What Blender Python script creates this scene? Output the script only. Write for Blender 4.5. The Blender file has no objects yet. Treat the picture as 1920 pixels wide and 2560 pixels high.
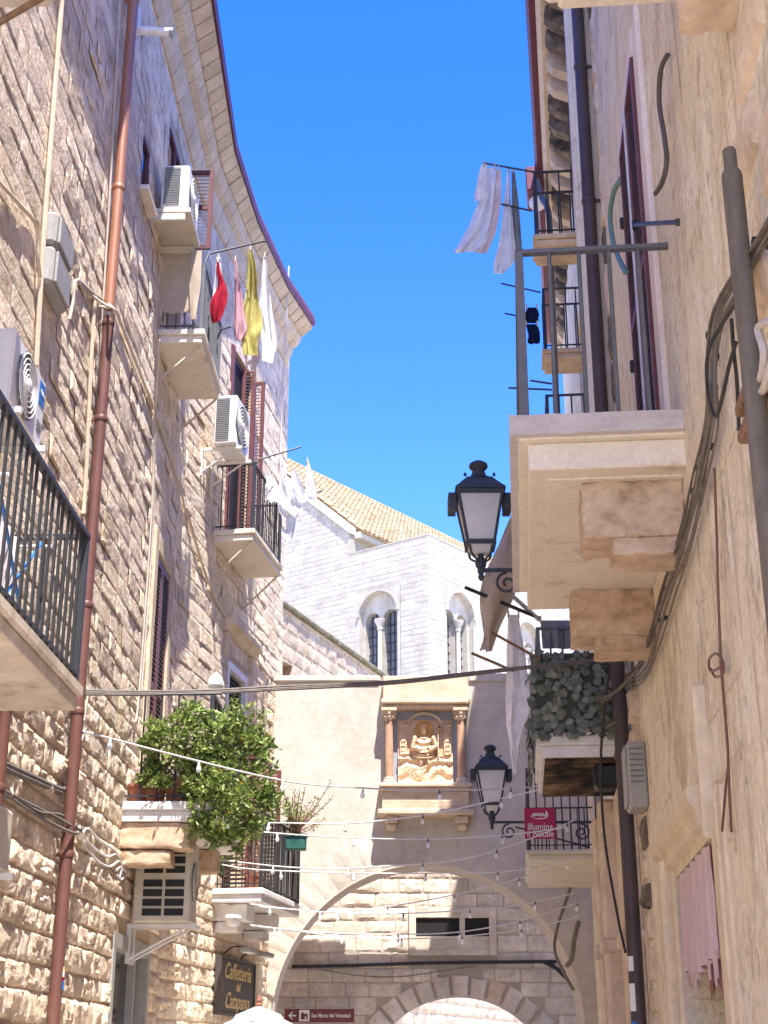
import bpy, bmesh, math, random
from mathutils import Vector, Matrix, noise
random.seed(7)
S = bpy.context.scene
COL = S.collection
PI = math.pi
# ------------------------------------------------------------------ camera
FPX, HZ, EYE = 3550.0, 2650.0, 1.6            # focal length and horizon row measured on the photograph
PITCH = math.atan((HZ - 1280) / FPX)
SPI, CPI = math.sin(PITCH), math.cos(PITCH)
cd = bpy.data.cameras.new('camera'); cam = bpy.data.objects.new('camera', cd); COL.objects.link(cam)
cam.location = (0, 0, EYE); cam.rotation_euler = (PI / 2 + PITCH, 0, 0)
cd.sensor_fit = 'VERTICAL'; cd.sensor_height = 36; cd.lens = 36 * FPX / 2560
cd.clip_start = .05; cd.clip_end = 2000
S.camera = cam
# ------------------------------------------------------------------ sky and sun
SUN = Vector((-.15, .45, -1)).normalized()     # direction the light travels
w = bpy.data.worlds.new('World'); S.world = w; w.use_nodes = True
nt = w.node_tree; bg = nt.nodes['Background']
sky = nt.nodes.new('ShaderNodeTexSky'); sky.sky_type = 'NISHITA'; sky.sun_disc = False
sky.sun_elevation = math.asin(-SUN.z); sky.sun_rotation = math.atan2(-SUN.x, -SUN.y)
sky.altitude = 0; sky.air_density = 1.0; sky.dust_density = 0.0; sky.ozone_density = 3.0
hs = nt.nodes.new('ShaderNodeHueSaturation'); hs.inputs['Saturation'].default_value = 1.37; hs.inputs['Hue'].default_value = .526
nt.links.new(sky.outputs[0], hs.inputs['Color']); nt.links.new(hs.outputs[0], bg.inputs[0])
bg.inputs[1].default_value = .15
ld = bpy.data.lights.new('sun', 'SUN'); ld.energy = 3.35; ld.angle = math.radians(.53); ld.color = (1, .945, .87)
sun = bpy.data.objects.new('sun', ld); COL.objects.link(sun); sun.location = (5, -15, 40)
sun.rotation_euler = SUN.to_track_quat('-Z', 'Y').to_euler()
S.view_settings.view_transform = 'Standard'; S.view_settings.look = 'None'
S.view_settings.gamma = 1; S.view_settings.exposure = 1.98
S.render.engine = 'CYCLES'
S.cycles.max_bounces = 12; S.cycles.diffuse_bounces = 9; S.cycles.transparent_max_bounces = 8

# ------------------------------------------------------------------ measuring helpers
def ray(u, v):
    x = (u - 960) / FPX; y = (1280 - v) / FPX
    return Vector((x, CPI - y * SPI, SPI + y * CPI))
K = 1920 / 1659
class Frame:
    """A vertical plane: local x to the right as one faces it, local y into it, z up."""
    def __init__(s, x, y, deg):
        a = math.radians(deg); s.o = Vector((x, y, 0))
        s.X = Vector((math.cos(a), math.sin(a), 0)); s.Y = Vector((-math.sin(a), math.cos(a), 0))
        s.M = Matrix.Translation(s.o) @ Matrix.Rotation(a, 4, 'Z')
    def at(s, u, v, off=0):                    # where that ray meets the plane standing off the wall by 'off'
        r = ray(u * K, v * K)
        t = (s.o.dot(s.Y) - off) / r.dot(s.Y)
        p = r * t - s.o
        return Vector((p.dot(s.X), -off, r.z * t + EYE))
    def loc(s, p):
        q = Vector(p) - s.o
        return Vector((q.dot(s.X), q.dot(s.Y), p[2]))
def plane(x0, y0, x1, y1): return Frame(x0, y0, math.degrees(math.atan2(y1 - y0, x1 - x0)))
W0 = Frame(0, 0, 0)
L1 = plane(-2.85, 5, -2.62, 17.2)              # near stretch of the left front
L2 = plane(-2.62, 17.2, -1.69, 22.7)           # far stretch, bending to the right
L2LEN = 5.578
RW = plane(3.14, 22.3, 1.8, 7.7)               # right fronts (local x runs towards the camera)
AR = Frame(0, 22.3, 0)                         # arch wall
BK = Frame(0, 25.0, 0)                         # wall behind the arch
WD = plane(-1.87, 25.5, .04, 30.9)             # house behind it
CHC = (1.717, 52.0)
CL = Frame(*CHC, -37); CR = Frame(*CHC, 53)    # two faces of the church
def world(p): return Vector(p)
def atY(u, v, y):                              # point at a given distance up the street
    r = ray(u * K, v * K); t = y / r.y
    return Vector((r.x * t, y, r.z * t + EYE))
def srcY(u, v, y): return atY(u / K, v / K, y)

# ------------------------------------------------------------------ mesh helpers
class MB:
    def __init__(s): s.v = []; s.f = []; s.sm = False
    def add(s, vs, fs):
        o = len(s.v); s.v += [tuple(v) for v in vs]; s.f += [tuple(i + o for i in f) for f in fs]; return s
    def box(s, x0, x1, y0, y1, z0, z1, M=None, bev=0):
        if x0 > x1: x0, x1 = x1, x0
        if y0 > y1: y0, y1 = y1, y0
        if z0 > z1: z0, z1 = z1, z0
        if bev > 0:
            b = min(bev, (x1 - x0) * .3, (y1 - y0) * .3, (z1 - z0) * .3)
            vs = []
            for X, sx in ((x0, 1), (x1, -1)):
                for Y, sy in ((y0, 1), (y1, -1)):
                    for Z, sz in ((z0, 1), (z1, -1)):
                        vs += [(X, Y + sy * b, Z + sz * b), (X + sx * b, Y, Z + sz * b), (X + sx * b, Y + sy * b, Z)]
            bm = bmesh.new()
            for q in vs: bm.verts.new(q)
            bmesh.ops.convex_hull(bm, input=bm.verts)
            bm.verts.index_update()
            vv = [q.co.copy() for q in bm.verts]; ff = [[q.index for q in f.verts] for f in bm.faces]; bm.free()
        else:
            vv = [Vector(q) for q in ((x0, y0, z0), (x1, y0, z0), (x1, y1, z0), (x0, y1, z0), (x0, y0, z1), (x1, y0, z1), (x1, y1, z1), (x0, y1, z1))]
            ff = [(0, 3, 2, 1), (4, 5, 6, 7), (0, 1, 5, 4), (1, 2, 6, 5), (2, 3, 7, 6), (3, 0, 4, 7)]
        if M is not None: vv = [M @ q for q in vv]
        return s.add(vv, ff)
    def prism(s, poly, y0, y1):                # polygon in x,z pushed along y
        n = len(poly)
        vs = [(p[0], y0, p[1]) for p in poly] + [(p[0], y1, p[1]) for p in poly]
        fs = [tuple(range(n)), tuple(range(2 * n - 1, n - 1, -1))]
        fs += [(i, n + i, n + (i + 1) % n, (i + 1) % n) for i in range(n)]
        return s.add(vs, fs)
    def prismx(s, poly, x0, x1):               # polygon in y,z pushed along x
        n = len(poly)
        vs = [(x0, p[0], p[1]) for p in poly] + [(x1, p[0], p[1]) for p in poly]
        fs = [tuple(range(n)), tuple(range(2 * n - 1, n - 1, -1))]
        fs += [(i, n + i, n + (i + 1) % n, (i + 1) % n) for i in range(n)]
        return s.add(vs, fs)
    def tube(s, pts, r, n=8, cap=True):
        pts = [Vector(p) for p in pts]; rs = r if isinstance(r, (list, tuple)) else [r] * len(pts)
        rings = []; up = None
        for i, p in enumerate(pts):
            a = pts[max(i - 1, 0)]; b = pts[min(i + 1, len(pts) - 1)]
            d = (b - a).normalized()
            if up is None: up = Vector((0, 0, 1)) if abs(d.z) < .9 else Vector((0, 1, 0))
            sx = d.cross(up).normalized(); up = sx.cross(d).normalized()
            rings.append([p + (sx * math.cos(2 * PI * k / n) + up * math.sin(2 * PI * k / n)) * rs[i] for k in range(n)])
        vs = [q for rg in rings for q in rg]; fs = []
        for i in range(len(pts) - 1):
            for k in range(n):
                fs.append((i * n + k, i * n + (k + 1) % n, (i + 1) * n + (k + 1) % n, (i + 1) * n + k))
        if cap: fs += [tuple(range(n - 1, -1, -1)), tuple(range((len(pts) - 1) * n, len(pts) * n))]
        s.sm = True
        return s.add(vs, fs)
    def lathe(s, prof, c=(0, 0, 0), n=16, M=None, sq=False):   # prof: (radius, z)
        vs = []; fs = []
        for (r, z) in prof:
            for k in range(n):
                a = 2 * PI * (k + .5) / n
                q = Vector((c[0] + r * math.cos(a), c[1] + r * math.sin(a), c[2] + z))
                vs.append(M @ q if M is not None else q)
        for i in range(len(prof) - 1):
            for k in range(n): fs.append((i * n + k, i * n + (k + 1) % n, (i + 1) * n + (k + 1) % n, (i + 1) * n + k))
        fs += [tuple(range(n - 1, -1, -1)), tuple(range((len(prof) - 1) * n, len(prof) * n))]
        if not sq: s.sm = True
        return s.add(vs, fs)
    def grid(s, rows):                         # rows of points
        m = len(rows[0]); vs = [p for r_ in rows for p in r_]
        fs = [(i * m + j, i * m + j + 1, (i + 1) * m + j + 1, (i + 1) * m + j) for i in range(len(rows) - 1) for j in range(m - 1)]
        return s.add(vs, fs)
    def rbox(s, x0, x1, y0, y1, z0, z1, cuts=9, amp=.01, sc=7, chip=.03):
        """a worn stone block: rounded arrises, uneven faces"""
        bm = bmesh.new(); bmesh.ops.create_cube(bm, size=2); bmesh.ops.subdivide_edges(bm, edges=bm.edges[:], cuts=cuts, use_grid_fill=True)
        c = Vector(((x0 + x1) / 2, (y0 + y1) / 2, (z0 + z1) / 2)); h = Vector((abs(x1 - x0) / 2, abs(y1 - y0) / 2, abs(z1 - z0) / 2))
        for v in bm.verts:
            q = Vector((v.co.x * h.x, v.co.y * h.y, v.co.z * h.z)); ne = sum(1 for k in range(3) if abs(v.co[k]) > .999)
            p = q + c; n1 = noise.noise(p * sc) + .5 * noise.noise(p * sc * 2.7)
            d = Vector([math.copysign(1, v.co[k]) if abs(v.co[k]) > .999 else 0 for k in range(3)])
            v.co = p + d * (amp * n1 - (chip * max(0, .35 + noise.noise(p * sc * 1.6)) if ne > 1 else 0))
        bm.verts.index_update(); vs = [v.co.copy() for v in bm.verts]; fs = [[q.index for q in f.verts] for f in bm.faces]; bm.free(); s.sm = True
        return s.add(vs, fs)
    def arch(s, x0, x1, z0, z1, cx, r, zs, y, depth, n=28, zb=None):
        """front panel x0..x1, z0..z1 with a round-headed opening, plus its soffit going back by depth"""
        zb = z0 if zb is None else zb
        fn = lambda a, b, c, d: s.add([(a[0], y, a[1]), (b[0], y, b[1]), (c[0], y, c[1]), (d[0], y, d[1])], [(0, 1, 2, 3)])
        a0 = PI - math.asin(max(-1, min(1, (zb - zs) / r))) if zb > zs else PI
        arc = [(cx + r * math.cos(a0 + (PI - 2 * a0 + 0) * i / n), zs + r * math.sin(a0 + (PI - 2 * a0) * i / n)) for i in range(n + 1)]
        xl, xr = arc[0][0], arc[-1][0]
        if x0 < xl: fn((x0, z0), (xl, z0), (xl, z1), (x0, z1))
        if xr < x1: fn((xr, z0), (x1, z0), (x1, z1), (xr, z1))
        if zb > z0: fn((xl, z0), (xr, z0), (xr, zb), (xl, zb))
        for p, q in zip(arc[:-1], arc[1:]): fn(p, q, (q[0], z1), (p[0], z1))
        path = ([(xl, zb)] if zb < zs else []) + arc + ([(xr, zb)] if zb < zs else [])
        for p, q in zip(path[:-1], path[1:]):
            s.add([(p[0], y, p[1]), (q[0], y, q[1]), (q[0], y + depth, q[1]), (p[0], y + depth, p[1])], [(3, 2, 1, 0)])
        return s
    def holed(s, x0, x1, z0, z1, holes, y=0, depth=.25):
        xs = sorted({x0, x1} | {q for h in holes for q in h[:2] if x0 < q < x1})
        zs = sorted({z0, z1} | {q for h in holes for q in h[2:4] if z0 < q < z1})
        for a, b in zip(xs[:-1], xs[1:]):
            for c, d in zip(zs[:-1], zs[1:]):
                mx, mz = (a + b) / 2, (c + d) / 2
                if any(h[0] < mx < h[1] and h[2] < mz < h[3] for h in holes): continue
                s.add([(a, y, c), (b, y, c), (b, y, d), (a, y, d)], [(0, 1, 2, 3)])
        for h in holes:
            a, b, c, d = h[:4]; e = y + depth
            s.add([(a, y, c), (b, y, c), (b, y, d), (a, y, d), (a, e, c), (b, e, c), (b, e, d), (a, e, d)],
                  [(0, 4, 5, 1), (1, 5, 6, 2), (2, 6, 7, 3), (3, 7, 4, 0)])
        return s
    def mesh(s, name, smooth=None):
        me = bpy.data.meshes.new(name); me.from_pydata(s.v, [], s.f); me.update()
        if (s.sm if smooth is None else smooth):
            me.polygons.foreach_set('use_smooth', [True] * len(me.polygons))
            try: me.set_sharp_from_angle(angle=math.radians(38))
            except Exception: pass
        return me
WM = {}
def put(o, parent, M):
    COL.objects.link(o); WM[o.name] = M.copy()
    if parent is not None:
        o.parent = parent; o.matrix_basis = WM[parent.name].inverted() @ M
    else: o.matrix_basis = M
    return o
FR = {}
def thing(name, label, cat, fr, p, group=None):
    """an Empty at the base of a thing, p given in the frame"""
    o = bpy.data.objects.new(name, None); o.empty_display_size = .1
    M = Matrix.Translation(fr.M @ Vector(p)); put(o, None, M); FR[o.name] = fr
    return tag(o, label, cat, group)
def tag(o, label=None, cat=None, group=None, kind=None):
    if label: o['label'] = label
    if cat: o['category'] = cat
    if group: o['group'] = group
    if kind: o['kind'] = kind
    return o
def part(mb, name, mat, parent=None, fr=None, smooth=None, label=None):
    """one mesh object; vertices are given in the frame of the parent unless fr is given"""
    if fr is None: fr = FR[parent.name]
    xs = [v[0] for v in mb.v]; ys = [v[1] for v in mb.v]; zs = [v[2] for v in mb.v]
    c = Vector(((min(xs) + max(xs)) / 2, (min(ys) + max(ys)) / 2, min(zs)))
    mb.v = [(v[0] - c.x, v[1] - c.y, v[2] - c.z) for v in mb.v]
    me = mb.mesh(name, smooth); me.materials.append(mat)
    o = bpy.data.objects.new(name, me); put(o, parent, fr.M @ Matrix.Translation(c)); FR[o.name] = fr
    if label: o['label'] = label
    return o
def inst(me, name, parent, fr, M):
    o = bpy.data.objects.new(name, me); put(o, parent, fr.M @ M); FR[o.name] = fr; return o
def text(body, size, mat, parent, fr, p, ext=.004, shear=0, name='lettering', rot=None, align='CENTER', squeeze=1, weight=0):
    cu = bpy.data.curves.new(name, 'FONT'); cu.body = body; cu.size = size; cu.extrude = ext; cu.shear = shear
    cu.align_x = align; cu.align_y = 'CENTER'; cu.offset = weight
    cu.resolution_u = 3
    to = bpy.data.objects.new('tmp', cu); COL.objects.link(to)
    bpy.context.view_layer.update()
    me = bpy.data.meshes.new_from_object(to.evaluated_get(bpy.context.evaluated_depsgraph_get()))
    bpy.data.objects.remove(to)
    me.materials.clear(); me.materials.append(mat); me.name = name
    M = Matrix.Translation(Vector(p)) @ (rot if rot is not None else Matrix.Identity(4)) @ Matrix.Rotation(PI / 2, 4, 'X') @ Matrix.Diagonal((squeeze, 1, 1, 1))
    return inst(me, name, parent, fr, M)
def spline(pts, n=8):                          # smooth curve through points
    pts = [Vector(p) for p in pts]; out = []
    for i in range(len(pts) - 1):
        p0 = pts[max(i - 1, 0)]; p1 = pts[i]; p2 = pts[i + 1]; p3 = pts[min(i + 2, len(pts) - 1)]
        for k in range(n):
            t = k / n
            out.append(.5 * ((2 * p1) + (p2 - p0) * t + (2 * p0 - 5 * p1 + 4 * p2 - p3) * t * t + (3 * p1 - p0 - 3 * p2 + p3) * t ** 3))
    return out + [pts[-1]]

# ------------------------------------------------------------------ materials
def ramp(nt, stops):
    n = nt.nodes.new('ShaderNodeValToRGB'); e = n.color_ramp.elements
    while len(e) > 1: e.remove(e[-1])
    e[0].position = stops[0][0]; e[0].color = (*stops[0][1], 1)
    for p, c in stops[1:]:
        q = e.new(p); q.color = (*c, 1)
    return n
def mat(name, stops, rough=.85, scale=3.0, detail=6, stretch=(1, 1, 1), bump=0, bscale=40, spec=.3, metal=0, isl=0, obj=0, fine=.12, trans=0, sheen=0, bdist=.01, stain=None):
    m = bpy.data.materials.new(name); m.use_nodes = True; nt = m.node_tree; N = nt.nodes; Lk = nt.links
    b = N['Principled BSDF']
    b.inputs['Roughness'].default_value = rough; b.inputs['Specular IOR Level'].default_value = spec; b.inputs['Metallic'].default_value = metal
    g = N.new('ShaderNodeNewGeometry'); mp = N.new('ShaderNodeMapping'); mp.inputs['Scale'].default_value = stretch
    Lk.new(g.outputs['Position'], mp.inputs[0])
    if isinstance(stops, tuple): stops = [(.3, tuple(c * .88 for c in stops)), (.7, tuple(min(1, c * 1.1) for c in stops))]
    nz = N.new('ShaderNodeTexNoise'); nz.inputs['Scale'].default_value = scale; nz.inputs['Detail'].default_value = detail; nz.inputs['Roughness'].default_value = .62
    Lk.new(mp.outputs[0], nz.inputs['Vector'])
    rp = ramp(nt, stops); Lk.new(nz.outputs['Fac'], rp.inputs[0]); col = rp.outputs[0]
    def mul(col, fac_socket, lo, hi):
        mr = N.new('ShaderNodeMapRange'); mr.inputs[3].default_value = lo; mr.inputs[4].default_value = hi; Lk.new(fac_socket, mr.inputs[0])
        mx = N.new('ShaderNodeMix'); mx.data_type = 'RGBA'; mx.blend_type = 'MULTIPLY'; mx.inputs[0].default_value = 1
        Lk.new(col, mx.inputs[6]); Lk.new(mr.outputs[0], mx.inputs[7]); return mx.outputs[2]
    if stain:                                  # second, larger colour patches: (colour, scale, from, to, stretch)
        c2, sc2, a2, b2, st2 = stain
        mp2 = N.new('ShaderNodeMapping'); mp2.inputs['Scale'].default_value = st2; mp2.inputs['Location'].default_value = (3.1, 7.7, 1.3)
        Lk.new(g.outputs['Position'], mp2.inputs[0])
        n2 = N.new('ShaderNodeTexNoise'); n2.inputs['Scale'].default_value = sc2; n2.inputs['Detail'].default_value = 7; n2.inputs['Roughness'].default_value = .68
        Lk.new(mp2.outputs[0], n2.inputs['Vector'])
        r2 = N.new('ShaderNodeMapRange'); r2.inputs[1].default_value = a2; r2.inputs[2].default_value = b2; Lk.new(n2.outputs['Fac'], r2.inputs[0])
        mx = N.new('ShaderNodeMix'); mx.data_type = 'RGBA'; Lk.new(r2.outputs[0], mx.inputs[0]); Lk.new(col, mx.inputs[6]); mx.inputs[7].default_value = (*c2, 1); col = mx.outputs[2]
    if isl: col = mul(col, g.outputs['Random Per Island'], 1 - isl, 1 + isl)
    if obj:
        oi = N.new('ShaderNodeObjectInfo'); col = mul(col, oi.outputs['Random'], 1 - obj, 1 + obj)
    if fine:
        n3 = N.new('ShaderNodeTexNoise'); n3.inputs['Scale'].default_value = bscale; n3.inputs['Detail'].default_value = 4
        Lk.new(g.outputs['Position'], n3.inputs['Vector']); col = mul(col, n3.outputs['Fac'], 1 - fine * 1.6, 1 + fine * 1.6)
    Lk.new(col, b.inputs['Base Color'])
    if bump:
        nb = N.new('ShaderNodeTexNoise'); nb.inputs['Scale'].default_value = bscale; nb.inputs['Detail'].default_value = 6; nb.inputs['Roughness'].default_value = .65
        Lk.new(mp.outputs[0] if stretch != (1, 1, 1) else g.outputs['Position'], nb.inputs['Vector'])
        bn = N.new('ShaderNodeBump'); bn.inputs['Strength'].default_value = bump; bn.inputs['Distance'].default_value = bdist
        Lk.new(nb.outputs['Fac'], bn.inputs['Height']); Lk.new(bn.outputs[0], b.inputs['Normal'])
    if trans:
        tr = N.new('ShaderNodeBsdfTranslucent'); Lk.new(col, tr.inputs[0]); mxs = N.new('ShaderNodeMixShader'); mxs.inputs[0].default_value = trans
        Lk.new(b.outputs[0], mxs.inputs[1]); Lk.new(tr.outputs[0], mxs.inputs[2]); Lk.new(mxs.outputs[0], N['Material Output'].inputs[0])
    return m
M_ = {}
M_['lstone'] = mat('rough_limestone', [(.28, (.48, .365, .25)), (.45, (.66, .535, .395)), (.62, (.75, .64, .51)), (.8, (.62, .48, .345))], rough=.93, scale=5, bump=.7, bscale=20, isl=.14, obj=.13, spec=.1, bdist=.03, stain=((.60, .44, .26), .9, .58, .76, (1, 1, 1)))
M_['mortar'] = mat('lime_mortar', [(.3, (.48, .37, .25)), (.7, (.62, .50, .36))], rough=.95, scale=6, bump=.5, bscale=30, spec=.05)
M_['cornstone'] = mat('cornice_stone', [(.3, (.53, .42, .29)), (.65, (.68, .56, .41))], rough=.9, scale=4, bump=.25, bscale=20, isl=.06, obj=.07, spec=.1)
M_['wallstone'] = mat('squared_limestone', [(.3, (.46, .385, .31)), (.55, (.62, .54, .455)), (.8, (.72, .645, .56))], rough=.92, scale=3.5, bump=.45, bscale=22, isl=.1, obj=.12, spec=.1, bdist=.015, stain=((.52, .40, .30), 1.4, .62, .75, (1, 1, 1)))
M_['joint'] = mat('grey_mortar', (.40, .34, .28), rough=.95, scale=8, bump=.3)
M_['church'] = mat('white_church_stone', [(.3, (.32, .29, .235)), (.55, (.405, .37, .31)), (.85, (.44, .405, .35))], rough=.9, scale=1.6, bump=.2, bscale=9, isl=.09, obj=.09, spec=.1)
M_['churchj'] = mat('church_joint', (.33, .295, .235), rough=.95, scale=3)
M_['wedge'] = mat('pitted_house_stone', [(.3, (.34, .27, .19)), (.55, (.48, .40, .30)), (.85, (.57, .49, .39))], rough=.93, scale=3, bump=.5, bscale=16, isl=.1, obj=.1, spec=.1, bdist=.02)
M_['archplaster'] = mat('pale_wall_render', [(.3, (.42, .37, .31)), (.5, (.53, .475, .405)), (.75, (.59, .535, .465))], rough=.92, scale=1.3, detail=9, bump=.35, bscale=9, spec=.1, bdist=.02, stain=((.46, .42, .39), 1.1, .58, .78, (1, 1, 1.4)))
def plaster_mat(name, base, pale, bare):
    """old lime render: mottled coats, flakes with sharp edges, drip runs, hairline cracks"""
    m = bpy.data.materials.new(name); m.use_nodes = True; nt = m.node_tree; N = nt.nodes; Lk = nt.links
    b = N['Principled BSDF']; b.inputs['Roughness'].default_value = .92; b.inputs['Specular IOR Level'].default_value = .12
    g = N.new('ShaderNodeNewGeometry')
    def nz(scale, st, det=8, ro=.62, loc=(0, 0, 0)):
        mp = N.new('ShaderNodeMapping'); mp.inputs['Scale'].default_value = st; mp.inputs['Location'].default_value = loc; Lk.new(g.outputs['Position'], mp.inputs[0])
        n = N.new('ShaderNodeTexNoise'); n.inputs['Scale'].default_value = scale; n.inputs['Detail'].default_value = det; n.inputs['Roughness'].default_value = ro
        Lk.new(mp.outputs[0], n.inputs['Vector']); return n.outputs['Fac']
    def rng(x, a, b_, lo=0, hi=1):
        r = N.new('ShaderNodeMapRange'); r.inputs[1].default_value = a; r.inputs[2].default_value = b_; r.inputs[3].default_value = lo; r.inputs[4].default_value = hi; Lk.new(x, r.inputs[0]); return r.outputs[0]
    def mix(f, a, c, mode='MIX'):
        x = N.new('ShaderNodeMix'); x.data_type = 'RGBA'; x.blend_type = mode
        if isinstance(f, float): x.inputs[0].default_value = f
        else: Lk.new(f, x.inputs[0])
        Lk.new(a, x.inputs[6])
        if isinstance(c, tuple): x.inputs[7].default_value = (*c, 1)
        else: Lk.new(c, x.inputs[7])
        return x.outputs[2]
    def mth(op, a, c):
        x = N.new('ShaderNodeMath'); x.operation = op; Lk.new(a, x.inputs[0])
        if isinstance(c, (int, float)): x.inputs[1].default_value = c
        else: Lk.new(c, x.inputs[1])
        return x.outputs[0]
    rp = ramp(nt, base); Lk.new(nz(2.2, (1.2, 1.2, .9), 10, .66), rp.inputs[0]); col = rp.outputs[0]
    fl = rng(nz(2.6, (1.2, 1.2, .8), 12, .72, (5, 2, 8)), .52, .55); col = mix(mth('MULTIPLY', fl, .6), col, pale)
    fl2 = rng(nz(4.2, (1.3, 1.3, .8), 12, .74, (1, 9, 3)), .585, .61); col = mix(mth('MULTIPLY', fl2, .72), col, bare)
    big = rng(nz(.7, (1.3, 1.3, .8), 10, .7, (4, 4, 1)), .6, .64); col = mix(mth('MULTIPLY', big, .55), col, bare)
    st = mth('MULTIPLY', rng(nz(1.6, (7, 7, .4), 6, .6, (2, 2, 2)), .52, .72), rng(nz(.8, (1, 1, 1), 3, .5, (3, 6, 2)), .38, .56)); col = mix(mth('MULTIPLY', st, .65), col, tuple(c * .62 for c in bare))
    sx_ = N.new('ShaderNodeSeparateXYZ'); cx_ = N.new('ShaderNodeCombineXYZ'); Lk.new(g.outputs['Position'], sx_.inputs[0])
    wob = mth('MULTIPLY', nz(3, (1, 1, 1), 4), .12)
    Lk.new(mth('ADD', sx_.outputs['Y'], wob), cx_.inputs[0]); Lk.new(mth('ADD', sx_.outputs['Z'], wob), cx_.inputs[1])
    bk_ = N.new('ShaderNodeTexBrick'); bk_.inputs['Scale'].default_value = 1; bk_.inputs['Brick Width'].default_value = .72; bk_.inputs['Row Height'].default_value = .34; bk_.inputs['Mortar Size'].default_value = .012; bk_.inputs['Mortar Smooth'].default_value = .6
    Lk.new(cx_.outputs[0], bk_.inputs['Vector'])      # block courses ghosting through the thin render
    gh = mth('MULTIPLY', bk_.outputs['Fac'], rng(nz(.6, (1, 1, 1), 4, .6, (7, 3, 5)), .44, .58)); col = mix(mth('MULTIPLY', gh, .45), col, bare)
    sp = rng(nz(34, (1, 1, .6), 3, .6), .3, .75, .80, 1.16); mm = N.new('ShaderNodeMix'); mm.data_type = 'RGBA'; mm.blend_type = 'MULTIPLY'; mm.inputs[0].default_value = 1; Lk.new(col, mm.inputs[6]); Lk.new(sp, mm.inputs[7]); col = mm.outputs[2]
    vo = N.new('ShaderNodeTexVoronoi'); vo.feature = 'DISTANCE_TO_EDGE'; vo.inputs['Scale'].default_value = .9
    wn_ = N.new('ShaderNodeTexNoise'); wn_.inputs['Scale'].default_value = 2.5; wn_.inputs['Detail'].default_value = 6; Lk.new(g.outputs['Position'], wn_.inputs['Vector'])
    ad = N.new('ShaderNodeVectorMath'); ad.operation = 'ADD'; sc = N.new('ShaderNodeVectorMath'); sc.operation = 'SCALE'; sc.inputs['Scale'].default_value = .55
    Lk.new(wn_.outputs['Color'], sc.inputs[0]); Lk.new(g.outputs['Position'], ad.inputs[0]); Lk.new(sc.outputs[0], ad.inputs[1]); Lk.new(ad.outputs[0], vo.inputs['Vector'])
    cr = mth('MULTIPLY', rng(vo.outputs['Distance'], .0, .007, 1, 0), rng(nz(.9, (1, 1, 1), 3, .5, (8, 1, 1)), .46, .56)); col = mix(mth('MULTIPLY', cr, .22), col, (.3, .22, .14))
    Lk.new(col, b.inputs['Base Color'])
    h = mth('ADD', mth('MULTIPLY', fl, -.25), mth('MULTIPLY', fl2, -.5)); h = mth('ADD', h, mth('MULTIPLY', big, -.6)); h = mth('ADD', h, mth('MULTIPLY', cr, -.25)); h = mth('ADD', h, mth('MULTIPLY', gh, -.5)); h = mth('ADD', h, mth('MULTIPLY', nz(14, (1, 1, .6), 8, .65), 1.1)); h = mth('ADD', h, mth('MULTIPLY', nz(2.2, (1, 1, 1), 3), 2.2))
    bn = N.new('ShaderNodeBump'); bn.inputs['Strength'].default_value = .6; bn.inputs['Distance'].default_value = .02; Lk.new(h, bn.inputs['Height']); Lk.new(bn.outputs[0], b.inputs['Normal'])
    return m
M_['rplaster'] = plaster_mat('flaking_tan_render', [(.25, (.62, .50, .34)), (.45, (.77, .66, .48)), (.65, (.82, .72, .54)), (.85, (.86, .78, .62))], (.87, .80, .66), (.52, .40, .26))
M_['surround'] = mat('tan_moulded_stone', [(.3, (.60, .48, .32)), (.7, (.74, .62, .44))], rough=.9, scale=3, stretch=(2, 2, .7), bump=.25, bscale=20, spec=.12)
M_['rstone'] = mat('worn_tan_stone', [(.3, (.46, .34, .24)), (.55, (.62, .49, .36)), (.8, (.72, .59, .46))], rough=.92, scale=5, bump=.5, bscale=24, isl=.06, obj=.08, spec=.1)
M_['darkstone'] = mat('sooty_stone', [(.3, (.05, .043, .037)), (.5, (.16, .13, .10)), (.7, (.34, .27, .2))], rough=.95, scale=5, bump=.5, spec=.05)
M_['slab'] = mat('cream_slab', [(.3, (.70, .62, .50)), (.7, (.78, .705, .58))], rough=.85, scale=2.5, bump=.1, bscale=30, spec=.15, stain=((.40, .31, .22), 2.2, .58, .76, (1, 1, 1)))
M_['whiteslab'] = mat('white_slab', [(.3, (.62, .59, .56)), (.7, (.78, .76, .73))], rough=.8, scale=4, bump=.1, spec=.15)
M_['greyslab'] = mat('mauve_marble', [(.3, (.46, .41, .38)), (.7, (.60, .54, .51))], rough=.7, scale=4, bump=.08, spec=.2, stretch=(1, 1, 3))
M_['dirtyslab'] = mat('weathered_slab', [(.28, (.30, .25, .20)), (.45, (.60, .52, .42)), (.75, (.74, .66, .55))], rough=.92, scale=4, bump=.4, bscale=20, spec=.1)
M_['corbel'] = mat('peeled_corbel', [(.3, (.34, .23, .145)), (.48, (.52, .38, .26)), (.75, (.66, .52, .38))], rough=.92, scale=6, detail=8, bump=.5, bscale=18, spec=.1, stretch=(1, 1, 1.6))
M_['iron'] = mat('black_iron', (.028, .03, .034), rough=.5, scale=12, spec=.4, bump=.05)
M_['greyiron'] = mat('grey_painted_iron', (.12, .125, .135), rough=.5, scale=12, spec=.4)
M_['copper'] = mat('copper_pipe', [(.3, (.34, .15, .09)), (.7, (.44, .21, .13))], rough=.42, scale=3, stretch=(1, 1, .3), spec=.5, metal=.35, fine=.05)
M_['redpipe'] = mat('red_brown_pipe', [(.3, (.115, .050, .040)), (.7, (.16, .07, .055))], rough=.45, scale=3, spec=.4, fine=.06)
M_['darkpipe'] = mat('dark_brown_pipe', [(.3, (.060, .042, .042)), (.7, (.085, .062, .062))], rough=.5, scale=3, spec=.35, fine=.06)
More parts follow.
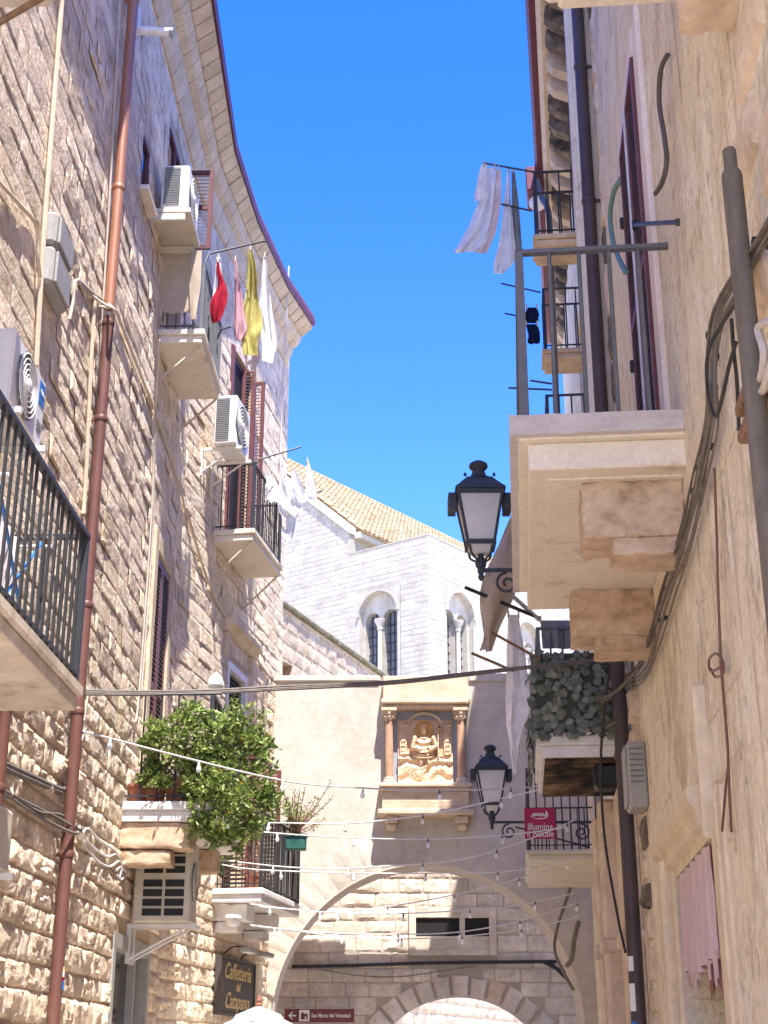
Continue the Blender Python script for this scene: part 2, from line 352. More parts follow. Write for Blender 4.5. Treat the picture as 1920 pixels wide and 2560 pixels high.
M_['pole'] = mat('weathered_pole', [(.3, (.10, .082, .062)), (.7, (.17, .14, .105))], rough=.7, scale=6, stretch=(3, 3, .5), bump=.15, spec=.3)
M_['conduit'] = mat('beige_conduit', [(.3, (.52, .42, .30)), (.7, (.62, .52, .40))], rough=.6, scale=4, spec=.3)
M_['cable'] = mat('grey_cable', [(.3, (.12, .10, .085)), (.7, (.20, .175, .15))], rough=.7, scale=9, spec=.3)
M_['bcable'] = mat('black_cable', (.035, .033, .034), rough=.6, scale=9, spec=.3)
M_['rcable'] = mat('dusty_cable', [(.3, (.10, .08, .06)), (.7, (.19, .155, .115))], rough=.8, scale=12, spec=.2)
M_['lcable'] = mat('pale_cable', (.48, .42, .36), rough=.7, scale=9, spec=.3)
M_['wcord'] = mat('white_cord', (.66, .64, .62), rough=.6, scale=9, spec=.3)
M_['acwhite'] = mat('white_enamel', (.72, .70, .66), rough=.45, scale=5, spec=.4, fine=.05)
M_['accream'] = mat('yellowed_enamel', (.58, .53, .42), rough=.5, scale=5, spec=.35, fine=.06)
M_['acgrey'] = mat('grey_fins', (.16, .18, .19), rough=.6, scale=10, spec=.3)
M_['black'] = mat('black_plastic', (.02, .021, .023), rough=.55, scale=10, spec=.3)
M_['blue'] = mat('blue_label', (.03, .17, .52), rough=.5, scale=6, fine=.03)
M_['white'] = mat('white_paint', (.78, .77, .75), rough=.55, scale=6, spec=.35, fine=.05)
M_['gold'] = mat('gold_paint', (.62, .45, .17), rough=.45, scale=8, spec=.4, fine=.05)
M_['signdark'] = mat('dark_sign_board', [(.3, (.055, .045, .042)), (.7, (.085, .07, .065))], rough=.6, scale=6, spec=.3)
M_['burgundy'] = mat('burgundy_paint', [(.3, (.13, .04, .035)), (.7, (.17, .06, .052))], rough=.55, scale=5, spec=.35, fine=.08)
M_['darkwood'] = mat('dark_brown_louvre', [(.3, (.085, .05, .042)), (.7, (.13, .08, .068))], rough=.6, scale=6, spec=.3)
M_['greylouvre'] = mat('grey_louvre', (.16, .145, .135), rough=.6, scale=6, spec=.3)
M_['mauve'] = mat('mauve_stone_frame', [(.3, (.68, .58, .52)), (.7, (.76, .67, .61))], rough=.85, scale=3, bump=.08, spec=.15)
M_['gutter'] = mat('burgundy_gutter', (.15, .04, .055), rough=.5, scale=5, spec=.35)
M_['terra'] = mat('terracotta_tile', [(.3, (.30, .20, .11)), (.55, (.42, .31, .19)), (.8, (.50, .39, .26))], rough=.9, scale=1.4, isl=.2, obj=.2, spec=.1)
M_['pot'] = mat('terracotta_pot', (.34, .13, .08), rough=.85, scale=8)
M_['greenpot'] = mat('green_planter', (.03, .11, .09), rough=.5, scale=8)
M_['leaf'] = mat('glossy_leaf', [(.3, (.06, .11, .022)), (.48, (.18, .26, .06)), (.72, (.40, .44, .15))], rough=.42, scale=9, isl=.4, spec=.4, trans=.28, fine=0)
M_['leafy'] = mat('yellow_leaf', [(.3, (.35, .24, .03)), (.7, (.50, .36, .06))], rough=.5, scale=9, isl=.25, trans=.3, fine=0)
M_['fleaf'] = mat('faded_screen_leaf', [(.3, (.10, .115, .085)), (.7, (.20, .215, .165))], rough=.6, scale=14, isl=.2, obj=.3, spec=.3, fine=.05)
M_['fleaf2'] = mat('dark_screen_backing', (.06, .068, .052), rough=.8, scale=14)
M_['twig'] = mat('twig_bark', (.17, .11, .075), rough=.9, scale=15)
M_['twig2'] = mat('reddish_stem', (.26, .12, .10), rough=.8, scale=15)
M_['shrine'] = mat('ochre_shrine_stone', [(.3, (.50, .38, .26)), (.55, (.62, .50, .37)), (.8, (.68, .58, .46))], rough=.88, scale=4, bump=.3, bscale=30, spec=.12, isl=.05)
M_['shrineor'] = mat('orange_relief_stone', [(.3, (.50, .34, .21)), (.5, (.62, .45, .30)), (.75, (.66, .53, .40))], rough=.88, scale=6, bump=.35, bscale=45, spec=.12)
M_['halo'] = mat('ochre_halo', [(.3, (.50, .27, .08)), (.7, (.60, .36, .13))], rough=.85, scale=8, bump=.2)
M_['redmarble'] = mat('red_marble', [(.3, (.36, .20, .13)), (.6, (.47, .29, .19)), (.8, (.54, .38, .27))], rough=.6, scale=7, spec=.3)
M_['bluegrey'] = mat('blue_grey_plaster', (.33, .35, .38), rough=.85, scale=6, bump=.1)
M_['lampmetal'] = mat('lamp_metal', [(.3, (.035, .042, .05)), (.7, (.055, .065, .075))], rough=.62, scale=7, spec=.25, fine=.06)
M_['lampglass'] = mat('frosted_lamp_glass', (.93, .93, .93), rough=.35, scale=3, spec=.4, trans=.6, fine=0)
M_['banner'] = mat('crimson_banner', (.36, .025, .085), rough=.7, scale=5, fine=.05)
M_['signred'] = mat('brown_red_sign', (.16, .045, .05), rough=.5, scale=5, fine=.04)
M_['curtain'] = mat('faded_pink_curtain', [(.3, (.60, .43, .42)), (.7, (.72, .55, .53))], rough=.9, scale=4, stretch=(6, 6, .6), trans=.15)
M_['curtain2'] = mat('dark_pink_lining', (.33, .15, .16), rough=.9, scale=4)
M_['room'] = mat('dim_interior', (.40, .33, .25), rough=.9, scale=2)
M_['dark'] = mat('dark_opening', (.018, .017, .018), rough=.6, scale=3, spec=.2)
M_['umb'] = mat('white_canvas', (.74, .73, .71), rough=.9, scale=6, trans=.2, fine=.04)
M_['greypane'] = mat('dusty_pane', (.13, .13, .14), rough=.4, scale=2, spec=.4)
M_['ground'] = mat('stone_paving', [(.3, (.64, .56, .46)), (.7, (.76, .68, .57))], rough=.8, scale=2, bump=.2, bscale=10, spec=.2)
M_['moss'] = mat('mossy_coping', [(.35, (.10, .11, .05)), (.6, (.22, .19, .13)), (.8, (.34, .29, .22))], rough=.95, scale=5, bump=.4)
M_['burnt'] = mat('charred_soffit', [(.44, (.012, .011, .010)), (.55, (.08, .05, .03)), (.7, (.26, .17, .10))], rough=.9, scale=2.2, detail=8, stretch=(1.5, 1, 3), spec=.1)
M_['hose'] = mat('grey_hose', (.10, .085, .078), rough=.6, scale=9)
M_['ghose'] = mat('green_hose', (.13, .24, .21), rough=.6, scale=9)
M_['rust'] = mat('rusty_iron', [(.3, (.17, .09, .05)), (.7, (.28, .17, .10))], rough=.85, scale=14, bump=.3)
M_['boxgrey'] = mat('grey_junction_box', (.34, .33, .31), rough=.6, scale=8, spec=.3)
def cloth_mat(name, c): return mat(name, tuple(c), rough=.92, scale=8, spec=.1, trans=.42, fine=.05)
M_['cwhite'] = cloth_mat('white_cotton', (.90, .89, .90)); M_['cblue'] = cloth_mat('pale_blue_cotton', (.84, .87, .95)); M_['cpink'] = cloth_mat('pink_cotton', (.66, .42, .46))
M_['cyel'] = cloth_mat('yellow_cotton', (.62, .56, .20)); M_['cred'] = cloth_mat('red_cotton', (.5, .03, .06)); M_['cgrey'] = cloth_mat('grey_cotton', (.30, .33, .36))
M_['cbeige'] = cloth_mat('beige_cloth', (.62, .53, .42)); M_['cnavy'] = cloth_mat('navy_cloth', (.02, .03, .08)); M_['ctan'] = cloth_mat('taupe_cloth', (.64, .56, .48)); M_['crose'] = cloth_mat('rose_grey_cotton', (.80, .73, .75))
# window glass: dark room behind, sky mirrored in front
gm = bpy.data.materials.new('window_glass'); gm.use_nodes = True; gb = gm.node_tree.nodes['Principled BSDF']
gb.inputs['Base Color'].default_value = (.02, .024, .028, 1); gb.inputs['Roughness'].default_value = .08; gb.inputs['Specular IOR Level'].default_value = .7
M_['glass'] = gm
bm_ = bpy.data.materials.new('bulb_glass'); bm_.use_nodes = True; bb = bm_.node_tree.nodes['Principled BSDF']
bb.inputs['Base Color'].default_value = (.92, .92, .92, 1); bb.inputs['Roughness'].default_value = .2; bb.inputs['Transmission Weight'].default_value = .35; bb.inputs['IOR'].default_value = 1.3
M_['bulb'] = bm_
# ================================================================== SETTING
g = MB().add([(-400, -400, 0), (400, -400, 0), (400, 400, 0), (-400, 400, 0)], [(0, 1, 2, 3)])
tag(part(g, 'ground', M_['ground'], None, W0), kind='structure')

# ------------------------------------------------------------------ stone laying
def stone_meshes(name, m, n, nx, nz, rough, seed, edge=.35, tilt=.05, ringf=.72):
    out = []
    for k in range(n):
        mb = MB(); rows = []
        us = [0, .055] + [.055 + .89 * i / (nx - 2) for i in range(1, nx - 2)] + [.945, 1]
        ws = [0, .11] + [.11 + .78 * i / (nz - 2) for i in range(1, nz - 2)] + [.89, 1]
        o = Vector((seed + k * 7.3, k * 3.1, 2.2))
        cut = [random.uniform(-tilt, tilt) for _ in range(4)]
        for j, z in enumerate(ws):
            r_ = []
            for i, x in enumerate(us):
                ed = i in (0, len(us) - 1) or j in (0, len(ws) - 1)
                nn = noise.noise(Vector((x * 3.2, z * 1.9, 0)) + o) + .6 * noise.noise(Vector((x * 8, z * 5, 1)) + o) + .45 * noise.noise(Vector((x * 17, z * 10, 4)) + o)
                ring = i in (1, len(us) - 2) or j in (1, len(ws) - 2)
                h = (.62 + rough * nn) * (ringf if ring else 1)
                tl_ = cut[0] * (x - .5) * 2 + cut[1] * (z - .5) * 2
                jx = .018 * noise.noise(Vector((x * 5, z * 5, 9)) + o); jz = .05 * noise.noise(Vector((x * 4, z * 4, 5)) + o)
                if ed: r_.append((x + jx * .6, edge + (0 if edge > 0 else .9 * abs(nn) * rough - tl_ * .5), z + jz * .6))
                else: r_.append((x + jx, -max(h + tl_, .05), z + jz))
            rows.append(r_)
        mb.grid(rows); me = mb.mesh(name, True); me.materials.append(m); out.append(me)
    return out
def brick_meshes(name, m, n, seed):
    """flat-faced blocks with worn arrises"""
    out = []
    for k in range(n):
        rnd = random.Random(seed + k); j = lambda a: rnd.uniform(-a, a)
        ins = .03; vs = [(0, .5, 0), (1, .5, 0), (1, .5, 1), (0, .5, 1)]
        vs += [(ins + j(.01), -.7 + j(.25), .07 + j(.02)), (1 - ins + j(.01), -.7 + j(.25), .07 + j(.02)), (1 - ins + j(.01), -.7 + j(.25), .93 + j(.02)), (ins + j(.01), -.7 + j(.25), .93 + j(.02))]
        vs += [(.5 + j(.1), -1 + j(.2), .5 + j(.1))]
        fs = [(0, 1, 5, 4), (1, 2, 6, 5), (2, 3, 7, 6), (3, 0, 4, 7), (4, 5, 8), (5, 6, 8), (6, 7, 8), (7, 4, 8)]
        me = MB().add(vs, fs).mesh(name, False); me.materials.append(m); out.append(me)
    return out
def courses(x0, x1, z0, z1, h, lens, holes, rel, rnd, gap=.012):
    z = z0
    while z < z1 - .05:
        hh = min(h * rnd.uniform(.86, 1.14), z1 - z)
        spans = [(x0, x1)]
        for (a, b, c, d) in holes:
            if c < z + hh * .85 and d > z + hh * .15:
                ns = []
                for (p, q) in spans:
                    if b <= p or a >= q: ns.append((p, q)); continue
                    if a > p: ns.append((p, a))
                    if b < q: ns.append((b, q))
                spans = ns
        for (p, q) in spans:
            x = p
            while x < q - .02:
                l = rnd.uniform(*lens)
                if q - x - l < lens[0] * .6: l = q - x
                yield (x + gap / 2, z + gap / 2, max(l - gap, .02), hh - gap, rel(x + l / 2, z + hh / 2) * rnd.choice((.55, .8, 1, 1.2, 1.5)))
                x += l
        z += hh
def uv(p):
    z = p.z - EYE; d = p.y * CPI + z * SPI
    return (960 + FPX * p.x / d, 1280 - FPX * (-p.y * SPI + z * CPI) / d, d)
def lay(stones, fr, variants, wall, name='stone', limit=300, rnd=random.Random(3), y0=0, keep=None, alt=None):
    """the stones that show largest become objects of their own, the rest one joined part"""
    sc = []
    for s in stones:
        c = fr.M @ Vector((s[0] + s[2] / 2, 0, s[1] + s[3] / 2)); u, v, d = uv(c)
        inn = d > 1 and -40 < u < 1960 and -40 < v < 2600 and (keep is None or keep(s))
        sc.append(((s[2] * s[3] / (d * d)) if inn else 0, s))
    sc.sort(key=lambda q: -q[0])
    rest = MB()
    for k, (a, s) in enumerate(sc):
        me = rnd.choice(alt[0] if alt and alt[1](s) else variants); M = Matrix.Translation((s[0], y0, s[1])) @ Matrix.Diagonal((s[2], s[4], s[3], 1))
        if k < limit and a > 0: inst(me, name, wall, fr, M)
        else:
            rest.add([M @ q.co for q in me.vertices], [tuple(p.vertices) for p in me.polygons])
    if rest.v:
        o = part(rest, name + 's', variants[0].materials[0], wall, fr, smooth=variants[0].polygons[0].use_smooth)
        o['kind'] = 'stuff'

# ------------------------------------------------------------------ left building
LB = thing('stone_building', 'tall rough stone building along the left side of the street with balconies and shutters', 'building', W0, (-2.75, 12, 0))
H1 = [(8.3, 8.72, 10.55, 11.3), (9.75, 10.8, 11.25, 12.5), (10.2, 11.2, 9.62, 11.0), (10.5, 11.45, 4.0, 7.1), (9.5, 11.55, 0.0, 2.78)]
H2 = [(1.9, 3.2, 8.5, 11.7), (2.45, 3.4, 5.95, 6.85), (2.5, 3.7, 3.66, 5.6)]
mb = MB().holed(-4, 12.2, 0, 13.4, H1, 0, .3)
wl1 = part(mb, 'wall', M_['mortar'], LB, L1)
mb = MB().holed(0, L2LEN, 0, 13.4, H2, 0, .3)
mb.add([(L2LEN, 0, 0), (L2LEN, 6, 0), (L2LEN, 6, 13.4), (L2LEN, 0, 13.4)], [(0, 1, 2, 3)])
wl2 = part(mb, 'wall', M_['mortar'], LB, L2)
rnd = random.Random(11)
def rel1(x, z):
    base = .042 if z < 4.6 else (.024 if z < 11 else .014)
    if x < 5.2 and z > 4.5: base *= .45        # smoother ashlar beside the near balcony
    return base
SV = stone_meshes('stone', M_['lstone'], 22, 12, 8, .55, 1.0, .15, .15)          # rock-faced, low down
SF = stone_meshes('stone', M_['lstone'], 26, 12, 8, .30, 300.0, -.36, .38, .96)   # nearly flush but uneven, higher up
lay([s for s in courses(1.6, 12.2, 1.2, 13.1, .215, (.24, .78), H1, rel1, rnd, .004)], L1, SV, wl1, limit=300, alt=(SF, lambda s: s[1] > 4.9 + .5 * noise.noise(Vector((s[0], s[1], 0)))))
def rel2(x, z): return .036 if z < 4.2 else (.022 if z < 11 else .014)
lay([s for s in courses(0, L2LEN, 1.2, 13.1, .215, (.24, .78), H2, rel2, rnd, .004)], L2, SV, wl2, limit=300, alt=(SF, lambda s: s[1] > 3.9))
# cornice: cove stones, edge slabs, gutter, roof
EAVE = [(-2.3, 1), (-2.25, 5), (-2.12, 9.5), (-2.085, 14), (-2.11, 17.1), (-1.94, 18.9), (-1.6, 20.9), (-1.23, 22.25)]
WALL = [(-2.92, 1), (-2.85, 5), (-2.765, 9.5), (-2.68, 14), (-2.622, 17.1), (-2.34, 18.9), (-2.0, 20.9), (-1.74, 22.4)]
def resample(pl, n):
    ls = [0]
    for a, b in zip(pl[:-1], pl[1:]): ls.append(ls[-1] + (Vector(b) - Vector(a)).length)
    out = []
    for k in range(n + 1):
        t = ls[-1] * k / n; i = max(j for j in range(len(pl) - 1) if ls[j] <= t + 1e-6); f_ = (t - ls[i]) / (ls[i + 1] - ls[i])
        out.append(Vector(pl[i]).lerp(Vector(pl[i + 1]), f_))
    return out
NC = 66
ev, wv = resample(EAVE[1:], NC), resample(WALL[1:], NC)
def piece(prof, a, b, g=.006):                 # prof: (fraction wall->eave, z) polygon, between stations a and b
    mb = MB(); n = len(prof); vs = []
    for k, q in ((a, g), (b, -g)):
        e, w_ = ev[k], wv[k]; d = (ev[b] - ev[a]).normalized()
        for (f_, z) in prof:
            p = w_.lerp(e, f_) + d * q; vs.append((p.x, p.y, z))
    fs = [tuple(range(n)), tuple(range(2 * n - 1, n - 1, -1))] + [(i, n + i, n + (i + 1) % n, (i + 1) % n) for i in range(n)]
    return mb.add(vs, fs)
corn = part(piece([(-.1, 13.3), (.2, 13.3), (.5, 13.62), (-.1, 13.62)], 0, 1), 'cornice', M_['cornstone'], LB, W0)
for k in range(1, NC):
    dz = random.uniform(-.008, .008)
    part(piece([(-.1, 13.02 + dz), (.07, 13.02 + dz), (.16, 13.10 + dz), (.26, 13.27), (.26, 13.3), (-.1, 13.3)], k, k + 1), 'cornice_stone', M_['cornstone'], corn, W0)
    part(piece([(.0, 13.305), (.27, 13.305 + dz), (.42, 13.36 + dz), (.55, 13.47), (.55, 13.52), (.0, 13.52)], k, k + 1), 'cornice_stone', M_['cornstone'], corn, W0)
    d2 = random.uniform(-.012, .012)
    part(piece([(.2, 13.525), (.6, 13.53 + d2), (.93, 13.66 + d2), (.95, 13.74), (.2, 13.74)], k, k + 1, .011), 'edge_tile', M_['cornstone'], corn, W0)
mb = MB()
for k in range(NC):
    a, b = piece([(.9, 13.745), (1.0, 13.70), (1.04, 13.80), (1.0, 13.88), (.9, 13.88)], k, k + 1, 0).v, None
    o = len(mb.v); mb.v += a; n = 5; mb.f += [(o + i, o + n + i, o + n + (i + 1) % n, o + (i + 1) % n) for i in range(n)]
    if k == NC - 1: mb.f.append((o + 9, o + 8, o + 7, o + 6, o + 5))
part(mb, 'gutter', M_['gutter'], LB, W0)
mb = MB().add([(p[0], p[1], 13.9) for p in EAVE] + [(-8, 1, 15.2), (-8, 22.25, 15.2)], [(7, 6, 5, 4, 3, 2, 1, 0, 8, 9)])
part(mb, 'roof', M_['terra'], LB, W0)

# ------------------------------------------------------------------ right building
RB = thing('plaster_building', 'tan plastered building along the right side with flaking render and a large balcony', 'building', W0, (2.2, 9, 0))
HR = [(12.4, 13.72, 5.2, 8.6), (12.6, 14.4, 0, 2.73)]
mb = MB().holed(9.45, 21.4, 0, 13.6, HR, 0, .35)
# rendered face, gently uneven
wr = part(mb, 'wall', M_['rplaster'], RB, RW)
RF = thing('far_building', 'weathered brown building beyond the tan one with sooty cornice and small balconies', 'building', W0, (2.7, 17, 0))
mb = MB().holed(-.6, 9.45, 0, 13.6, [(4.2, 5.3, 9.2, 11.3), (6.2, 7.2, 9.2, 11.3), (6.0, 7.2, 4.4, 6.6), (2.4, 3.6, 4.0, 6.2)], .02, .3)
mb.add([(-.6, .02, 0), (-.6, 6, 0), (-.6, 6, 13.6), (-.6, .02, 13.6)], [(3, 2, 1, 0)])
wf = part(mb, 'wall', M_['rplaster'], RF, RW)
for h in ((4.2, 5.3, 9.2, 11.3), (6.2, 7.2, 9.2, 11.3), (6.0, 7.2, 4.4, 6.6), (2.4, 3.6, 4.0, 6.2)):
    o = part(MB().box(h[0], h[1], .26, .31, h[2], h[3]), 'door', M_['darkwood'], RF, RW)
    part(MB().box(h[0] + .08, (h[0] + h[1]) / 2 - .04, .24, .262, h[2] + .1, h[3] - .1).box((h[0] + h[1]) / 2 + .04, h[1] - .08, .24, .262, h[2] + .1, h[3] - .1), 'pane', M_['glass'], o)
# cornice with modillions, gutter and roof, run over both right-hand houses
mb = MB().prismx([(.1, 13.2), (-.10, 13.2), (-.14, 13.28), (-.14, 13.6), (.1, 13.6)], -.6, 21.4)
RE = plane(3.48, 22.3, 1.553, 7.8)             # the eaves stand off a little more towards the camera
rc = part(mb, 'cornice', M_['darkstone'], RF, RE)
x = -.3
while x < 14:
    prof = [(-.05, 13.28), (-.16, 13.26), (-.34, 13.36), (-.42, 13.48), (-.40, 13.62), (-.05, 13.62)]
    me_ = MB().prismx(prof, x, x + .17)
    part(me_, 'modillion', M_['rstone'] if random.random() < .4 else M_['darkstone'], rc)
    x += .43
part(MB().prismx([(.1, 13.62), (-.46, 13.62), (-.52, 13.70), (-.52, 13.76), (.1, 13.76)], -.6, 21.4), 'edge_slab', M_['cornstone'], rc)
part(MB().prismx([(-.48, 13.765), (-.60, 13.74), (-.64, 13.80), (-.62, 13.90), (-.48, 13.90)], -.62, 21.4), 'gutter', M_['gutter'], rc)
part(MB().add([(-.6, -.5, 13.9), (21.4, -.5, 13.9), (21.4, 6, 15.2), (-.6, 6, 15.2)], [(0, 1, 2, 3)]), 'roof', M_['terra'], RF, RE)
# burgundy hopper with a white lamp under the eaves
o = thing('eaves_floodlight', 'white round floodlight on a burgundy box at the right eaves', 'floodlight', RE, (3.4, -.7, 13.3))
zz = 13.42; xx = 4.55
part(MB().box(xx - .28, xx + .28, -.78, -.60, zz, zz + .42, bev=.02), 'housing', M_['gutter'], o)
part(MB().lathe([(.10, 0), (.13, .05), (.13, .14), (.09, .2)], (xx, -.62, zz - .12), 14), 'lamp', M_['white'], o)

# ------------------------------------------------------------------ wall over the street with its arch
AW = thing('arch_wall', 'pale rendered wall bridging the street on a wide round arch', 'arch', AR, (.65, 0, 0))
ATOP = 7.27
mb = MB().arch(-2.4, 3.5, 0, ATOP, .65, 2.32, 2.08, 0, .9, 48)
mb.add([(-2.4, 0, ATOP), (3.5, 0, ATOP), (3.5, .9, ATOP), (-2.4, .9, ATOP)], [(0, 1, 2, 3)])
wa = part(mb, 'wall', M_['archplaster'], AW)
mb = MB().arch(-2.4, 3.5, 0, ATOP, .65, 2.32, 2.08, .9, -.001, 48)
part(mb, 'rear_face', M_['archplaster'], AW)
part(MB().box(-2.4, -.06, -.05, .95, ATOP + .002, ATOP + .1, bev=.02), 'coping', M_['archplaster'], AW)
part(MB().box(1.36, 3.5, -.04, .95, ATOP + .003, ATOP + .14, bev=.02), 'coping', M_['archplaster'], AW)
for k in range(30):                            # shallow voussoirs showing through the render
    a0 = PI * (k + .08) / 30; a1 = PI * (k + .92) / 30; ro = 2.32 + random.uniform(.52, .68); ri = 2.325
    am = (a0 + a1) / 2; y = -.003 - random.random() * .005
    P = lambda r, a, yy: (.65 + r * math.cos(a), yy, 2.08 + r * math.sin(a))
    vs = [P(ri, a0, .01), P(ro, a0, .01), P(ro, a1, .01), P(ri, a1, .01)]
    e = .018
    vs += [P(ri + .04, a0 + e, y), P(ro - .05, a0 + e * .9, y), P(ro - .05, a1 - e * .9, y), P(ri + .04, a1 - e, y), P((ri + ro) / 2, am, y - .006)]
    part(MB().add(vs, [(0, 1, 5, 4), (1, 2, 6, 5), (2, 3, 7, 6), (3, 0, 4, 7), (4, 5, 8), (5, 6, 8), (6, 7, 8), (7, 4, 8)]), 'voussoir', M_['archplaster'], wa, smooth=True)

# ------------------------------------------------------------------ wall behind the arch
BW = thing('passage_wall', 'squared stone wall behind the arch with a smaller round arch and a framed window', 'wall', BK, (1.28, 0, 0))
R2, CX2, ZS2 = 1.65, 1.28, .95
wa2 = part(MB().arch(-3.4, 5, 0, 7.1, CX2, R2, ZS2, 0, .8, 40), 'wall', M_['joint'], BW)
hB = [(.42, 1.9, 3.24, 4.03)]
def archgap(c):
    for s in c:
        xa, xb, za, zb = s[0], s[0] + s[2], s[1], s[1] + s[3]
        R = R2 + .36
        inside = lambda x, z: (x - CX2) ** 2 + (z - ZS2) ** 2 < R * R
        zm = (za + zb) / 2
        if zm < ZS2 + R:
            dx = math.sqrt(max(R * R - (zm - ZS2) ** 2, 0))
            a, b = CX2 - dx, CX2 + dx
            if xb <= a + .02 or xa >= b - .02: yield s; continue
            if xa < a - .08: yield (xa, za, a - xa, s[3], s[4])
            if xb > b + .08: yield (b, za, xb - b, s[3], s[4])
        else: yield s
SB = stone_meshes('stone', M_['wallstone'], 18, 10, 7, .4, 90.0, .1, .2)
lay(list(archgap(courses(-2.6, 4.4, 1.3, 5.3, .255, (.3, .62), hB, lambda x, z: .028, rnd, .009))), BK, SB, wa2, limit=300)
for k in range(19):                            # voussoirs of the small arch
    a0 = PI * (k + .04) / 19; a1 = PI * (k + .96) / 19; ro = R2 + random.uniform(.31, .36); ri = R2 - .004; y = -.035 - random.random() * .02
    P = lambda r, a, yy: (CX2 + r * math.cos(a), yy, ZS2 + r * math.sin(a)); e = .016; am = (a0 + a1) / 2
    vs = [P(ri, a0, .02), P(ro, a0, .02), P(ro, a1, .02), P(ri, a1, .02), P(ri + .02, a0 + e, y), P(ro - .03, a0 + e, y), P(ro - .03, a1 - e, y), P(ri + .02, a1 - e, y), P((ri + ro) / 2, am, y - .015)]
    part(MB().add(vs, [(0, 1, 5, 4), (1, 2, 6, 5), (2, 3, 7, 6), (3, 0, 4, 7), (4, 5, 8), (5, 6, 8), (6, 7, 8), (7, 4, 8)]), 'voussoir', M_['wallstone'] if k != 7 else M_['rstone'], wa2, smooth=False)
wn = part(MB().box(.42, .54, -.05, .1, 3.24, 4.03, bev=.01).box(1.78, 1.9, -.05, .1, 3.24, 4.03, bev=.01).box(.54, 1.78, -.05, .1, 3.24, 3.33, bev=.01).box(.54, 1.78, -.052, .1, 3.85, 4.03, bev=.01), 'window', M_['wallstone'], BW)
part(MB().box(.54, 1.78, -.03, .08, 3.33, 3.55), 'panel', M_['wallstone'], wn)
part(MB().box(1.28, 1.37, -.04, .07, 3.55, 3.85), 'mullion', M_['wallstone'], wn)
part(MB().box(.54, 1.78, -.012, .12, 3.55, 3.85), 'pane', M_['dark'], wn)

# ------------------------------------------------------------------ house behind with a mossy coping
WH = thing('stone_house', 'pitted stone house behind the arch wall with a mossy sloping coping', 'house', WD, (4, 0, 0))
hW = [(.0, .45, 8.1, 8.5)]
WT = 9.5
mb = MB().holed(-3, 24, 0, WT, hW, 0, .3)
mb.add([(-3, 0, WT), (24, 0, WT), (24, 2.4, WT), (-3, 2.4, WT)], [(0, 1, 2, 3)])
ww = part(mb, 'wall', M_['mortar'], WH)
SW = stone_meshes('stone', M_['wedge'], 14, 7, 5, .42, 130.0)
st = list(courses(-1, 7.5, 7.4, WT - .05, .27, (.35, .7), hW, lambda x, z: .035, rnd, .012)) + list(courses(4, 21, 1.2, 3.3, .27, (.4, .8), [], lambda x, z: .06, rnd, .015))
lay(st, WD, SW, ww, limit=220)
part(MB().box(-3, 24, -.1, .3, WT, WT + .1, bev=.03), 'coping', M_['moss'], WH)
part(MB().box(.0, .45, .25, .28, 8.1, 8.5), 'window', M_['dark'], WH)

# ------------------------------------------------------------------ church
CHU = thing('church', 'white limestone church with tiled roof and twin-light windows beyond the arch', 'church', CL, (0, 0, 0))
CB = brick_meshes('block', M_['church'], 14, 5)
ZT = 20.72
wL = (-3.5, -1.35, 14.2, 18.95); wR = (1.2, 3.05, 14.2, 18.95); wR2 = (6.2, 8.2, 14.2, 18.95)
# left face (gable end and block are one plane)
mbL = MB().holed(-16, 0, 8, ZT, [wL], 0, .05)
mbL.add([(-16, 0, ZT), (-3.92, 0, ZT), (-3.92, 0, 21.75), (-10.5, 0, 27.4), (-16, 0, 22.7)], [(0, 1, 2, 3, 4)])
mbL.add([(-3.92, 0, ZT), (0, 0, ZT), (0, 9, ZT), (-3.92, 9, ZT)], [(0, 1, 2, 3)])
mbL.add([(-3.92, 0, ZT), (-3.92, 0, 21.75), (-3.92, 40, 21.75), (-3.92, 40, ZT)], [(3, 2, 1, 0)])
cw = part(mbL, 'wall', M_['churchj'], CHU, CL)
def clip_gable(c):
    for s in c:
        zc = s[1] + s[3]
        if zc > ZT:
            xmax = -3.92 - (zc - 21.75) / .86 if zc > 21.75 else -3.95
            if s[0] > xmax - .1: continue
            if s[0] + s[2] > xmax: s = (s[0], s[1], xmax - s[0], s[3], s[4])
        yield s
bl = list(clip_gable(courses(-10, 0, 13.8, 26.5, .215, (.28, .7), [wL, (-3.92, .5, ZT, 40)], lambda x, z: .011, rnd, .008)))
lay(bl, CL, CB, cw, 'block', limit=220)
mbR = MB().holed(0, 30, 8, ZT, [wR, wR2], 0, .05)
cw2 = part(mbR, 'wall', M_['churchj'], CHU, CR)
bl = list(courses(.0, 13, 13.8, ZT, .215, (.28, .7), [wR, wR2], lambda x, z: .011, rnd, .008))
lay(bl, CR, CB, cw2, 'block', limit=80)
